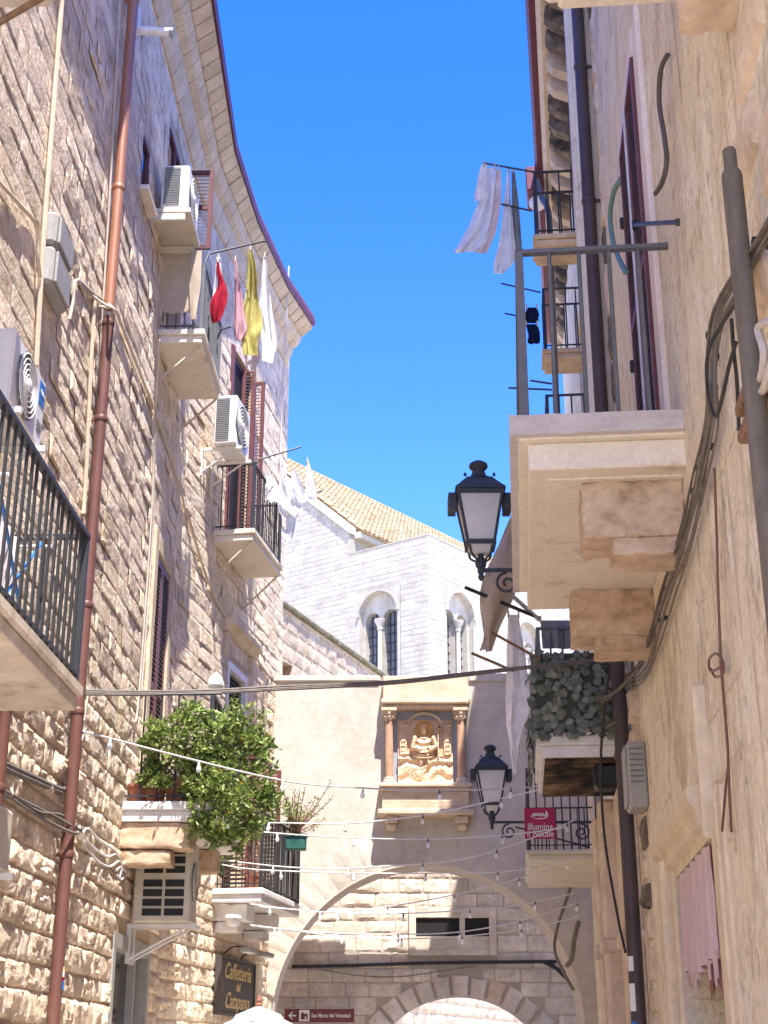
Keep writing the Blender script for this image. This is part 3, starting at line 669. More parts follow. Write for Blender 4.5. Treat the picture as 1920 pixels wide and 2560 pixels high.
def bifora(fr, h, dep=.45):
    x0, x1, z0, z1 = h; c = (x0 + x1) / 2; r = .93
    o = part(MB().arch(x0, x1, z0, z1, c, r, 17.93, -.012, .3, 24), 'window', M_['church'], CHU, fr)
    mb = MB(); n = 20                          # raised moulding round the big arch
    for k in range(n):
        a0, a1 = PI * k / n, PI * (k + 1) / n
        q = [(c + rr * math.cos(a), yy, 17.93 + rr * math.sin(a)) for a in (a0, a1) for (rr, yy) in ((r, -.01), (r, -.09), (r + .11, -.09), (r + .11, -.01))]
        mb.add(q, [(0, 4, 5, 1), (1, 5, 6, 2), (2, 6, 7, 3)])
    part(mb, 'hood_mould', M_['church'], o)
    for s in (-1, 1):                          # the two lights
        cc = c + s * .44
        part(MB().arch(c - r if s < 0 else c, c if s < 0 else c + r, 14.2, 19.0, cc, .36, 17.75, .22, .3, 16), 'light_arch', M_['church'], o)
        part(MB().box(cc - .36, cc + .36, 0.5, .52, 14.2, 18.15), 'pane', M_['greypane'], o)
        gr = MB()
        for k in range(10): gr.box(cc - .36, cc + .36, .46, .49, 14.3 + k * .36, 14.335 + k * .36)
        for k in (-1, 0, 1): gr.box(cc + k * .2 - .015, cc + k * .2 + .015, .455, .485, 14.2, 18.1)
        part(gr, 'grille', M_['iron'], o)
    part(MB().lathe([(.12, 14.2), (.10, 14.4), (.095, 17.2), (.10, 17.3), (.14, 17.34), (.12, 17.38), (.16, 17.55), (.22, 17.62), (.24, 17.74)], (c, .12, 0), 14), 'column', M_['church'], o)
bifora(CL, wL); bifora(CR, wR); bifora(CR, wR2)
# raking parapet of the gable, block parapet, roof and its tiles
part(MB().prism([(-3.85, 21.62), (-3.85, 21.95), (-10.5, 27.66), (-10.5, 27.3)], -.12, .35), 'raking_parapet', M_['church'], CHU, CL)
part(MB().box(-3.9, .02, -.012, .5, ZT + .002, ZT + .05).box(-.4, .02, .5, 26, ZT + .002, ZT + .05), 'parapet', M_['church'], CHU, CL)
part(MB().box(-3.93, -3.6, .3, 40, 21.5, 21.76), 'eaves_course', M_['church'], CHU, CL)
rf = part(MB().add([(-3.5, .35, 21.72), (-3.5, 40, 21.72), (-10.5, 40, 27.75), (-10.5, .35, 27.75)], [(0, 1, 2, 3)]).add([(-10.5, .35, 27.75), (-10.5, 40, 27.75), (-17.5, 40, 21.7), (-17.5, .35, 21.7)], [(0, 1, 2, 3)]), 'roof', M_['terra'], CHU, CL)
ux = Vector((-7, 0, 6.03)); LU = ux.length; ux.normalize(); nn = Vector((ux.z * 1, 0, -ux.x)).normalized()
tl = MB(); n = 4
for k in range(n + 1):
    a = PI * k / n
    tl.v += [(-.0 + .0, 0.135 * math.cos(a), .13 * math.sin(a) + .03), (.62, .11 * math.cos(a), .085 * math.sin(a) + .0)]
tl.f = [(2 * k, 2 * k + 1, 2 * k + 3, 2 * k + 2) for k in range(n)] + [(0, 2, 4, 6, 8)]
tme = tl.mesh('roof_tile', True); tme.materials.append(M_['terra'])
BM = Matrix((( ux.x, 0, nn.x, 0), (0, 1, 0, 0), (ux.z, 0, nn.z, 0), (0, 0, 0, 1)))
rest = MB(); cnt = 0
for j in range(98):
    yy = .5 + j * .3
    for k in range(17):
        p = Vector((-3.55, yy, 21.78)) + ux * (k * .555) + Vector((0, random.uniform(-.025, .025), 0))
        M = Matrix.Translation(p) @ BM @ Matrix.Rotation(random.uniform(-.05, .05), 4, 'Z')
        if cnt < 300 and j >= 4 and k < 14: inst(tme, 'roof_tile', rf, CL, M); cnt += 1
        else: rest.add([M @ q.co for q in tme.vertices], [tuple(q.vertices) for q in tme.polygons])
part(rest, 'roof_tiles', M_['terra'], rf, CL, smooth=True)['kind'] = 'stuff'
# ================================================================== LEFT SIDE: parts of the building
def louvres(mb, x0, x1, y, z0, z1, pitch=.055, d=.035):
    z = z0
    while z < z1 - .02:
        mb.prismx([(y, z), (y - d, z - .022), (y - d, z - .012), (y, z + .012)], x0, x1); z += pitch
    return mb
def louvres_y(mb, x, y0, y1, z0, z1, pitch=.055, d=.035):   # leaf standing at right angles to the wall
    z = z0
    while z < z1 - .02:
        mb.prism([(x, z), (x - d, z - .022), (x - d, z - .012), (x, z + .012)], y0, y1); z += pitch
    return mb
def leaf_frame(x0, x1, y, z0, z1, b=.06, d=.04):
    mb = MB().box(x0, x0 + b, y - d, y, z0, z1).box(x1 - b, x1, y - d, y, z0, z1)
    return mb.box(x0 + b, x1 - b, y - d, y, z0, z0 + b).box(x0 + b, x1 - b, y - d, y, z1 - b, z1).box(x0 + b, x1 - b, y - d, y, (z0 + z1) / 2 - b / 2, (z0 + z1) / 2 + b / 2)
def open_leaf(bld, fr, x, y0, y1, z0, z1, m, ml, name='shutter'):
    b = .055
    mb = MB().box(x - .02, x + .02, y0, y0 + b, z0, z1).box(x - .02, x + .02, y1 - b, y1, z0, z1)
    for z in (z0, (z0 + z1) / 2, z1 - b): mb.box(x - .02, x + .02, y0 + b, y1 - b, z, z + b)
    o = part(mb, name, m, bld, fr)
    part(louvres_y(MB(), x + .012, y0 + b, y1 - b, z0 + b, z1 - b), 'louvres', ml, o, smooth=False)
    return o
# small window high up beside the copper pipe
o = part(MB().box(8.3, 8.34, .0, .08, 10.55, 11.3).box(8.68, 8.72, .0, .08, 10.55, 11.3).box(8.34, 8.68, .0, .08, 10.55, 10.6).box(8.34, 8.68, .0, .08, 11.25, 11.3), 'window', M_['burgundy'], LB, L1)
part(MB().box(8.34, 8.68, .03, .05, 10.6, 11.25), 'pane', M_['glass'], o)
part(MB().box(8.22, 8.8, -.12, .1, 10.49, 10.548), 'sill', M_['slab'], o)
# upper window, one leaf swung out
o = part(MB().box(9.75, 9.8, .0, .08, 11.25, 12.5).box(10.75, 10.8, .0, .08, 11.25, 12.5).box(9.8, 10.75, .0, .08, 12.44, 12.5).box(10.26, 10.31, .0, .08, 11.25, 12.44), 'window', M_['burgundy'], LB, L1)
part(MB().box(9.8, 10.75, .03, .05, 11.25, 12.44), 'pane', M_['glass'], o)
open_leaf(LB, L1, 10.78, -.42, -.01, 11.3, 12.48, M_['burgundy'], M_['darkwood'])
# door behind the cloth-hung balcony
o = part(MB().box(10.2, 11.2, .2, .25, 9.62, 11.0), 'door', M_['dark'], LB, L1)
# tall shuttered balcony door with stone surround
part(MB().box(10.3, 10.5, -.05, .05, 4.05, 7.35, bev=.012).box(11.45, 11.62, -.05, .05, 4.05, 7.35, bev=.012).box(10.5, 11.45, -.052, .05, 7.1, 7.33, bev=.012), 'door_surround', M_['cornstone'], LB, L1)
o = part(leaf_frame(10.52, 10.98, .02, 4.06, 7.08, .09), 'shutter', M_['burgundy'], LB, L1)
part(louvres(MB(), 10.61, 10.89, .02, 4.2, 7.0), 'louvres', M_['greylouvre'], o, smooth=False)
o = part(leaf_frame(10.99, 11.44, .02, 4.06, 7.08, .07), 'shutter', M_['burgundy'], LB, L1)
part(louvres(MB(), 11.06, 11.37, .02, 4.2, 7.0), 'louvres', M_['greylouvre'], o, smooth=False)
part(MB().box(10.5, 11.45, .2, .22, 4.0, 7.1), 'door', M_['dark'], LB, L1)
# shop window at street level
o = part(MB().box(9.5, 9.62, -.03, .2, 0, 2.78).box(11.43, 11.55, -.03, .2, 0, 2.78).box(9.62, 11.43, -.03, .2, 2.64, 2.78).box(10.9, 10.98, .02, .16, 0, 2.64), 'shop_window', M_['boxgrey'], LB, L1)
part(MB().box(9.62, 11.43, .1, .12, 0, 2.64), 'pane', M_['glass'], o)
# upper balcony door on the far stretch
o = part(MB().box(1.9, 3.2, .06, .1, 8.5, 11.7), 'door', M_['dark'], LB, L2)
open_leaf(LB, L2, 3.2, -.2, .0, 8.52, 11.66, M_['burgundy'], M_['burgundy'])
open_leaf(LB, L2, 2.75, -.16, .04, 8.52, 11.66, M_['burgundy'], M_['darkwood'])
part(MB().box(1.95, 2.05, -.03, .2, 8.5, 11.7).box(1.9, 3.2, .05, .2, 11.6, 11.7), 'door_frame', M_['burgundy'], LB, L2)
# small louvred window, with a moulded stone hood above
o = part(MB().box(2.38, 2.48, -.02, .12, 5.95, 6.9).box(3.36, 3.44, -.02, .12, 5.95, 6.9).box(2.48, 3.36, -.02, .12, 6.8, 6.9), 'window', M_['white'], LB, L2)
part(louvres(MB(), 2.48, 3.36, .08, 5.98, 6.78, .06), 'louvres', M_['greylouvre'], o, smooth=False)
part(MB().box(2.45, 3.4, .1, .12, 5.95, 6.85), 'pane', M_['dark'], o)
part(MB().prismx([(.02, 7.25), (-.06, 7.27), (-.10, 7.34), (-.16, 7.36), (-.16, 7.43), (.02, 7.46)], 2.1, 3.75).box(2.15, 2.3, -.06, .02, 6.95, 7.25).box(3.55, 3.7, -.06, .02, 6.95, 7.25), 'window_hood', M_['cornstone'], LB, L2)
# lower door on the far stretch
o = part(MB().box(2.5, 3.7, .2, .24, 3.66, 5.6), 'door', M_['dark'], LB, L2)
open_leaf(LB, L2, 2.56, -.4, -.0, 3.72, 5.56, M_['burgundy'], M_['burgundy'])
open_leaf(LB, L2, 3.72, -.5, -.0, 3.72, 5.56, M_['burgundy'], M_['burgundy'])

def balcony(bld, fr, s0, s1, proj, zf, th, rh, gap, sm, rm, br=.009, rr=.018, corbels=(), cm=None, near=True, far=True, label=None, lip=.03, flat=False, foot=.06):
    mb = MB().box(s0, s1, -proj, .02, zf - th * .45, zf, bev=.012).box(s0 + lip, s1 - lip, -proj + lip, .02, zf - th, zf - th * .45 - .001, bev=.01)
    o = part(mb, 'balcony', sm, bld, fr, label=label)
    e = .05; zt = zf + rh
    path = [(s0 + e, 0, 0), (s0 + e, -proj + e, 0), (s1 - e, -proj + e, 0), (s1 - e, 0, 0)]
    if not near: path = path[1:]
    if not far: path = path[:-1]
    for nm, z, r_ in (('top_rail', zt, rr), ('foot_rail', zf + foot, rr * .7)):
        mb = MB()
        for a, b in zip(path[:-1], path[1:]):
            x0, x1 = min(a[0], b[0]), max(a[0], b[0]); y0, y1 = min(a[1], b[1]), max(a[1], b[1])
            mb.box(x0 - r_, x1 + r_, y0 - r_, y1 + r_, z - r_ * .6, z + r_ * .6)
        part(mb, nm, rm, o)
    bmsh = MB().lathe([(br, 0), (br, rh - .02)], n=6).mesh('bar', True); bmsh.materials.append(rm)
    pmsh = MB().box(-br * 1.9, br * 1.9, -br * 1.9, br * 1.9, 0, rh).mesh('post'); pmsh.materials.append(rm)
    for a, b in zip(path[:-1], path[1:]):
        L = (Vector(b) - Vector(a)).length; n = max(1, round(L / gap))
        for k in range(1, n):
            p = Vector(a).lerp(Vector(b), k / n); inst(bmsh, 'bar', o, fr, Matrix.Translation((p.x, p.y, zf + .01)) @ Matrix.Rotation(random.uniform(-.006, .006), 4, 'X'))
    for p in path:
        if p[1] < -.01: inst(pmsh, 'post', o, fr, Matrix.Translation((p[0], p[1], zf)))
    for (c0, c1, cp, ch) in corbels:
        c = MB().rbox(c0, c1, -cp, 0, zf - th - ch * .62, zf - th - .004, 7, .006, 8, .02).rbox(c0 + .03, c1 - .03, -cp * .72, 0, zf - th - ch, zf - th - ch * .62 - .004, 7, .006, 8, .03)
        part(c, 'corbel', cm or sm, o)
    return o
b1 = balcony(LB, L1, -.4, 3.92, .85, 3.84, .17, 1.0, .128, M_['dirtyslab'], M_['iron'], .011, .024, corbels=[(1.9, 2.35, .55, .5), (3.0, 3.3, .5, .42)], cm=M_['slab'], label='near balcony with peeling black railing and stained slab edge')
b0 = part(MB().box(-2.5, 2.42, -.8, .02, 7.98, 8.2, bev=.05).box(-2.5, 2.32, -.7, .02, 7.85, 7.978, bev=.04), 'balcony', M_['slab'], LB, L1)
part(MB().tube([(2.2, -.72, 7.9), (2.15, -.05, 7.35)], .022, 8), 'strut', M_['rust'], b0)
b2 = balcony(LB, L1, 9.8, 11.4, .56, 9.62, .17, .88, .1, M_['slab'], M_['greyiron'], .01, .018, label='small balcony hung with cloth below the upper window')
b3 = balcony(LB, L2, 1.4, 3.1, .6, 8.5, .17, .98, .1, M_['slab'], M_['iron'], .009, .016, label='small balcony hung with white washing')
for b, fr, ss, z, pr in ((b2, L1, (9.9, 11.36), 9.45, .5), (b3, L2, (1.5, 3.05), 8.33, .52)):
    for s in ss: part(MB().tube([(s, -pr, z), (s - .02, .02, z - .52)], .014, 7), 'strut', M_['conduit'], b)
b5 = balcony(LB, L1, 9.5, 12.1, .93, 4.05, .2, 1.12, .16, M_['whiteslab'], M_['iron'], .011, .02, corbels=[(9.56, 9.95, .72, .42), (11.5, 11.85, .72, .42)], cm=M_['corbel'], label='white balcony overgrown with green bushes')
b4 = balcony(LB, L2, 2.0, 4.3, .72, 3.7, .17, .98, .085, M_['whiteslab'], M_['iron'], .009, .018, corbels=[(2.2, 2.6, .46, .36), (3.6, 4.0, .46, .36)], cm=M_['whiteslab'], label='white balcony beside the arch with dense thin bars')
# pilaster strips of the cafe door at the far end
o = part(MB().box(4.35, 4.5, -.1, .02, 0, 2.9, bev=.02).box(4.3, 4.55, -.14, .02, 2.9, 3.02, bev=.02).box(4.6, 4.68, -.06, .02, 0, 2.9).box(5.2, 5.35, -.1, .02, 0, 2.9, bev=.02), 'door_surround', M_['slab'], LB, L2)

# ------------------------------------------------------------------ drainpipes
def pipe(bld, fr, s, off, z0, z1, r, m, collars, name='drainpipe', cm=None, label=None):
    o = part(MB().tube([(s, -off, z0), (s, -off, (z0 + z1) / 2), (s, -off, z1)], r, 14), name, m, bld, fr, label=label)
    for z in collars:
        part(MB().lathe([(r * 1.04, 0), (r * 1.16, .01), (r * 1.16, .05), (r * 1.04, .06)], (s, -off, z), 14).box(s - .012, s + .012, -off, .02, z + .015, z + .045), 'collar', cm or m, o)
    return o
pipe(LB, L1, 6.93, .1, 8.28, 13.6, .054, M_['copper'], (9.6, 11.9, 13.0), label='bright copper upper drainpipe')
pipe(LB, L1, 6.95, .1, 0, 8.2, .052, M_['redpipe'], (.9, 3.15, 4.35, 5.3, 7.1, 8.1), label='dull red brown lower drainpipe')
pipe(LB, L1, 4.72, .12, 2.95, 4.5, .05, M_['redpipe'], (3.3,), label='short red pipe under the near balcony')
pipe(LB, L1, 4.72, .12, 1.2, 2.94, .046, M_['black'], ())
# ================================================================== LEFT SIDE: things fixed to the wall
def tubes(name, label, cat, fr, lines, r, m, group=None, off=.04, n=7, jitter=0):
    """a run of cable or conduit; lines are lists of (u, v[, off]) or frame points"""
    mb = MB()
    for ln in lines:
        pts = []
        for q in ln:
            if isinstance(q, Vector): pts.append(q)
            else: pts.append(fr.at(q[0], q[1], q[2] if len(q) > 2 else off))
        mb.tube(spline(pts, 6), r, n)
    o = part(mb, name, m, None, fr)
    return tag(o, label, cat, group)
tubes('conduit', 'straight beige conduit rising left of the copper pipe', 'conduit', L1, [[(136, -30), (118, 200), (95, 500), (78, 790)]], .022, M_['conduit'], 'beige wall conduits')
tubes('conduit', 'bent beige conduit at the left edge above the meter boxes', 'conduit', L1, [[(-20, 375), (40, 440), (78, 488), (82, 560), (86, 600)]], .017, M_['conduit'], 'beige wall conduits')
tubes('conduit', 'thin pale conduit close against the copper pipe', 'conduit', L1, [[(260, -20), (245, 280), (229, 553), (221, 690), (205, 1050)]], .011, M_['lcable'], 'beige wall conduits')
tubes('conduit', 'beige conduit running down from the pale cable to the near balcony', 'conduit', L1, [[(205, 640), (196, 800), (186, 1020), (180, 1110)]], .02, M_['conduit'], 'beige wall conduits')
tubes('cable', 'pale slack cable from the meter boxes round the copper pipe', 'cable', L1, [[(150, 690), (158, 650), (165, 605), (195, 628), (225, 650), (247, 668, .2), (252, 675, .1)], [(170, 610), (200, 640), (235, 664, .18), (215, 662)]], .014, M_['lcable'], 'wall cables')
tubes('cable', 'pale cable slanting down the far wall below the balconies', 'cable', L2, [[Vector((-.0, -.05, 8.3)), Vector((.9, -.05, 7.75)), (479, 1318), (530, 1390), (583, 1463)]], .018, M_['conduit'], 'wall cables')
tubes('cable', 'pale cable slanting across the near wall towards the tall shutters', 'cable', L1, [[(252, 675), (300, 800), (350, 930), (400, 1100), (404, 1200)]], .016, M_['conduit'], 'wall cables')
tubes('cable', 'white cable hanging straight from the left eaves', 'cable', L2, [[(624, 575, .35), (618, 700, .3), (610, 850, .1), (606, 1000, .05), (600, 1150)]], .012, M_['wcord'], 'wall cables')
tubes('cable', 'twin pale cable beside the tall burgundy shutter', 'cable', L1, [[(345, 735, .2), (340, 830, .12), (334, 940), (325, 1150), (300, 1500), (292, 1560)], [(334, 940), (330, 1150), (305, 1500)]], .011, M_['lcable'], 'wall cables')
tubes('cable', 'grey cable pair crossing the rough stones at lower left', 'cable', L1, [[(-10, 1640), (60, 1672), (133, 1705), (140, 1690)], [(-10, 1650), (60, 1682), (130, 1712)]], .022, M_['cable'], 'wall cables')
tubes('cable', 'sagging grey cable bundle meeting the red pipe', 'cable', L1, [[(5, 1706), (60, 1735), (117, 1763), (167, 1790, .16), (180, 1788, .16)], [(5, 1712), (60, 1748), (110, 1778), (160, 1800, .16), (175, 1795, .16)], [(20, 1710), (80, 1752), (130, 1760), (165, 1784, .16)]], .014, M_['cable'], 'wall cables')
tubes('cable', 'tangle of loose pale wires right of the red pipe', 'cable', L1, [[(172, 1790, .16), (195, 1825), (230, 1850), (250, 1845), (262, 1865), (258, 1895)], [(172, 1785, .16), (180, 1820), (205, 1855), (235, 1872), (258, 1860), (266, 1880)], [(178, 1800), (190, 1790), (215, 1815), (250, 1840), (262, 1870), (272, 1885)], [(250, 1880), (262, 1872), (272, 1885), (262, 1900), (252, 1890)]], .012, M_['wcord'], 'wall cables')
tubes('cable', 'thin wire with a bare end hanging beside the red pipe', 'cable', L1, [[(186, 1440), (182, 1480), (172, 1540), (185, 1565), (176, 1600)], [(190, 1430), (192, 1480), (184, 1540), (180, 1580)]], .009, M_['lcable'], 'wall cables')
# meter boxes
for z0, z1, a in ((7.72, 8.02, 'upper grey meter box left of the copper pipe'), (7.36, 7.7, 'lower grey meter box left of the copper pipe')):
    o = thing('meter_box', a, 'meter box', L1, (5.1, 0, z0), 'grey meter boxes')
    part(MB().box(4.85, 5.4, -.12, 0, z0, z1, bev=.03), 'case', M_['boxgrey'], o)
    part(MB().box(4.9, 5.35, -.145, -.121, z0 + .03, z1 - .03, bev=.012), 'cover', M_['boxgrey'], o)
# tube camera
o = thing('tube_camera', 'white tube shaped camera on the wall right of the copper pipe', 'camera', L1, (7.75, 0, 11.4))
p = L1.at(322, 65, .18)
part(MB().tube([(p.x, -.06, p.z), (p.x + .02, -.40, p.z - .02)], .05, 14), 'housing', M_['white'], o)
part(MB().tube([(p.x + .02, -.40, p.z - .02), (p.x + .022, -.44, p.z - .022)], .054, 14), 'lens_ring', M_['boxgrey'], o)
part(MB().box(p.x - .04, p.x + .04, -.07, 0, p.z - .05, p.z + .3, bev=.01), 'bracket', M_['white'], o)
# ------------------------------------------------------------------ air conditioners
def ac(label, fr, s0, s1, y0, y1, z0, z1, m, face='fins', fan=True, logo=None, tray=True):
    o = thing('air_conditioner', label, 'air conditioner', fr, ((s0 + s1) / 2, 0, z0), 'outdoor air conditioner units')
    part(MB().box(s0, s1, -y1, -y0, z0, z1, bev=.02), 'casing', m, o)
    w_, h = y1 - y0, z1 - z0
    if face == 'fins':
        part(MB().box(s0 - .006, s0 - .001, -y1 + w_ * .32, -y0 - w_ * .1, z0 + h * .08, z1 - h * .06), 'fin_panel', M_['acgrey'], o)
        mb = MB()
        for k in range(22):
            z = z0 + h * .08 + h * .86 * k / 22; mb.box(s0 - .012, s0 - .0062, -y1 + w_ * .32, -y0 - w_ * .1, z, z + .006)
        part(mb, 'fins', M_['boxgrey'], o)
    elif face == 'grid':
        pm = MB().box(0, .012, 0, w_ * .33, 0, h * .085).mesh('vent'); pm.materials.append(M_['black'])
        for r_ in range(7):
            for c in range(2):
                z = z0 + h * (.08 + .115 * r_ + (.05 if r_ > 3 else 0)); y = -y0 - w_ * (.5 if c == 0 else .88)
                inst(pm, 'vent', o, fr, Matrix.Translation((s0 - .008, y, z)))
    if fan:
        cx = s0 + (s1 - s0) * .40; cz = (z0 + z1) / 2; R = min(h, s1 - s0) * .44
        part(MB().lathe([(R, 0), (R, .012), (R * .96, .014), (R * .96, .004), (0.01, .004)], n=28, M=Matrix.Translation((cx, -y1 - .001, cz)) @ Matrix.Rotation(PI / 2, 4, 'X')), 'fan_recess', M_['acgrey'], o)
        g_ = MB()
        for k in range(1, 7):
            rr = R * k / 6.4; n = 24; g_.tube([(cx + rr * math.cos(2 * PI * i / n), -y1 - .022, cz + rr * math.sin(2 * PI * i / n)) for i in range(n + 1)], .006, 5)
        for k in range(8):
            a = 2 * PI * k / 8; g_.tube([(cx, -y1 - .02, cz), (cx + R * math.cos(a), -y1 - .018, cz + R * math.sin(a))], .004, 4)
        part(g_, 'fan_guard', m, o)
        part(MB().lathe([(.05, 0), (.05, .012), (.0, .02)], n=14, M=Matrix.Translation((cx, -y1 - .022, cz)) @ Matrix.Rotation(PI / 2, 4, 'X')), 'hub', m, o)
    if logo:
        lx0 = s0 + (s1 - s0) * .80
        part(MB().box(lx0, s1 - .03, -y1 - .004, -y1 - .001, z1 - h * .42, z1 - h * .1), 'logo_panel', M_['blue'], o)
        text(logo, .05, M_['white'], o, fr, ((lx0 + s1 - .03) / 2, -y1 - .007, z1 - h * .25), .001, name='logo', squeeze=.8)
        part(MB().box(lx0, s1 - .03, -y1 - .006, -y1 - .001, z0 + h * .32, z0 + h * .33).box(lx0, s1 - .05, -y1 - .006, -y1 - .001, z0 + h * .26, z0 + h * .27).box(lx0, s1 - .07, -y1 - .006, -y1 - .001, z0 + h * .2, z0 + h * .21), 'grooves', M_['acgrey'], o)
    if tray:
        for s in (s0 + .1, s1 - .1):
            part(MB().box(s - .02, s + .02, -y1 - .06, 0, z0 - .045, z0 - .004).box(s - .02, s + .02, -.04, 0, z0 - .4, z0 - .046).tube([(s, -y1 + .05, z0 - .045), (s, -.02, z0 - .36)], .014, 6), 'bracket', M_['acwhite'], o)
    return o
ac('white air conditioner with round fan and blue label at the left edge', L1, 3.25, 4.08, .1, .38, 5.55, 6.08, M_['acwhite'], 'plain', True, 'Midea')
o = ac('white air conditioner with grey fins below the upper window', L1, 9.0, 9.74, .1, .42, 10.76, 11.34, M_['acwhite'], 'fins', tray=False)
part(MB().box(8.98, 9.76, -.46, 0, 10.68, 10.75, bev=.01).box(8.98, 9.06, -.40, 0, 10.58, 10.675, bev=.01).box(9.68, 9.76, -.40, 0, 10.58, 10.675, bev=.01), 'drip_tray', M_['accream'], o)
ac('white air conditioner with grey fins beside the balcony of white washing', L2, .55, 1.25, .2, .52, 9.42, 10.15, M_['acwhite'], 'fins')
ac('large beige air conditioner with gridded vents under the green balcony', L1, 10.15, 10.6, .06, .66, 2.92, 3.76, M_['accream'], 'grid')
ac('yellowed air conditioner at the lower left edge', L1, 3.8, 4.42, .06, .34, 2.72, 3.12, M_['accream'], 'plain', False)
# ------------------------------------------------------------------ cafe sign, spot lamps, flood light
o = thing('cafe_sign', 'dark cafe sign board with gold script lettering beside the arch', 'sign', L2, (3.2, 0, 2.2))
part(MB().box(2.3, 4.05, -.1, -.05, 2.18, 2.85, bev=.008), 'board', M_['signdark'], o)
part(MB().box(2.27, 2.3, -.12, -.04, 2.15, 2.88).box(4.05, 4.08, -.12, -.04, 2.15, 2.88).box(2.3, 4.05, -.12, -.04, 2.85, 2.88).box(2.3, 4.05, -.12, -.04, 2.15, 2.18), 'frame', M_['signdark'], o)
text('Caffetteria', .29, M_['gold'], o, L2, (3.17, -.104, 2.70), .003, .4, squeeze=1.1, weight=.002)
text('del', .17, M_['gold'], o, L2, (3.2, -.104, 2.52), .003, .4, weight=.002)
text('Catapano', .29, M_['gold'], o, L2, (3.17, -.104, 2.33), .003, .4, squeeze=1.1, weight=.002)
for s, a in ((2.75, 'left small black spot lamp over the cafe sign'), (3.65, 'right small black spot lamp over the cafe sign')):
    o = thing('spot_lamp', a, 'lamp', L2, (s, 0, 2.95), 'spot lamps over the cafe sign')
    part(MB().tube(spline([(s, 0, 2.92), (s, -.15, 3.02), (s, -.34, 3.0)], 5), .011, 6), 'arm', M_['iron'], o)
    part(MB().box(s - .2, s + .2, -.44, -.28, 2.94, 3.0, bev=.012), 'head', M_['boxgrey'], o)
    part(MB().box(s - .18, s + .18, -.42, -.3, 2.934, 2.939), 'diffuser', M_['white'], o)
o = thing('bulkhead_lamp', 'oval white bulkhead lamp under the white far balcony', 'lamp', L2, (2.3, -.3, 3.1))
part(MB().lathe([(.17, 0), (.19, .03), (.17, .07)], n=18, M=Matrix.Translation((1.95, -.35, 3.28)) @ Matrix.Diagonal((1, .55, 1, 1))), 'base', M_['acwhite'], o)
part(MB().lathe([(.05, -.07), (.13, -.05), (.165, 0)], n=18, M=Matrix.Translation((1.95, -.35, 3.278)) @ Matrix.Diagonal((1, .55, 1, 1))), 'diffuser', M_['white'], o)
# parasol of the cafe
o = thing('parasol', 'white scalloped parasol top with a small red finial by the cafe sign', 'parasol', W0, (-1.55, 18.6, 0))
cx, cy, zt = -1.55, 18.6, 2.22
rows = []; n = 48
for k, (r_, z) in enumerate(((.03, 0), (.12, -.035), (.28, -.10), (.31, -.15), (.5, -.24), (.8, -.42), (1.0, -.56))):
    rows.append([(cx + r_ * (1 - .05 * (1 - abs(math.cos(4 * a)))) * math.cos(a), cy + r_ * (1 - .05 * (1 - abs(math.cos(4 * a)))) * math.sin(a), zt + z - .05 * r_ * (1 - abs(math.cos(4 * a)))) for a in [2 * PI * i / n for i in range(n + 1)]])
part(MB().grid(rows), 'canopy', M_['umb'], o, smooth=True)
part(MB().lathe([(.035, 0), (.04, .02), (.018, .04), (.03, .07), (.02, .1), (.004, .14)], (cx, cy, zt), 12), 'finial', M_['pot'], o)
part(MB().tube([(cx, cy, 0), (cx, cy, zt)], .025, 10), 'pole', M_['white'], o)

# ------------------------------------------------------------------ washing
def cloth(label, m, Y, rows, group=None, amp=.03, waves=2.5, seed=0, cat='laundry', name='hanging_cloth', slant=0, thick=.006, peg=True):
    rs = spline([Vector((a, b, v)) for (a, b, v) in rows], 5); n = 12; G = []; Bk = []
    for j, q in enumerate(rs):
        r_, r2 = [], []
        for i in range(n + 1):
            t = i / n; u = q.x + (q.y - q.x) * t
            e = min(1, .2 + j / 7); q_ = Vector((t * waves * 1.5 + seed * 3.7, j * .10 + seed, seed * 1.3))
            wv_ = amp * e * (1.7 * noise.noise(q_) + .8 * noise.noise(q_ * 2.3) + .35 * math.sin(waves * 2 * PI * t + seed))
            u += 2.2 * e * noise.noise(Vector((j * .22, seed * 2.0, t * 1.5)))
            dv = 5 * noise.noise(Vector((t * 3, seed * 1.7, 0))) * (j / max(1, len(rs) - 1)) ** 3
            p = atY(u, q.z + dv, Y + slant * t + wv_)
            r_.append(tuple(p)); r2.append((p.x, p.y + thick, p.z))
        G.append(r_); Bk.append(r2)
    mb = MB().grid(G); mb.grid([r_[::-1] for r_ in Bk])
    edge = [G[0], [b for b in Bk[0]]]
    mb.grid([Bk[0], G[0]]); mb.grid([G[-1], Bk[-1]]); mb.grid([[r_[0] for r_ in G], [r_[0] for r_ in Bk]]); mb.grid([[r_[-1] for r_ in Bk], [r_[-1] for r_ in G]])
    o = part(mb, name, M_[m], None, W0, smooth=True)
    if cat == 'laundry' and peg:
        for t in ((0, -1) if abs(rows[0][1] - rows[0][0]) > 12 else (len(G[0]) // 2,)):
            p = Vector(G[0][t]); part(MB().box(p.x - .008, p.x + .008, p.y - .012, p.y + .018, p.z - .03, p.z + .045, bev=.003), 'peg', M_['conduit'], o)
    return tag(o, label, cat, group)
def rod(label, pts, r=.013, m='iron', group='drying rods', fr=W0, name='drying_rod'):
    return tag(part(MB().tube(pts, r, 8), name, M_[m], None, fr), label, 'rod', group)
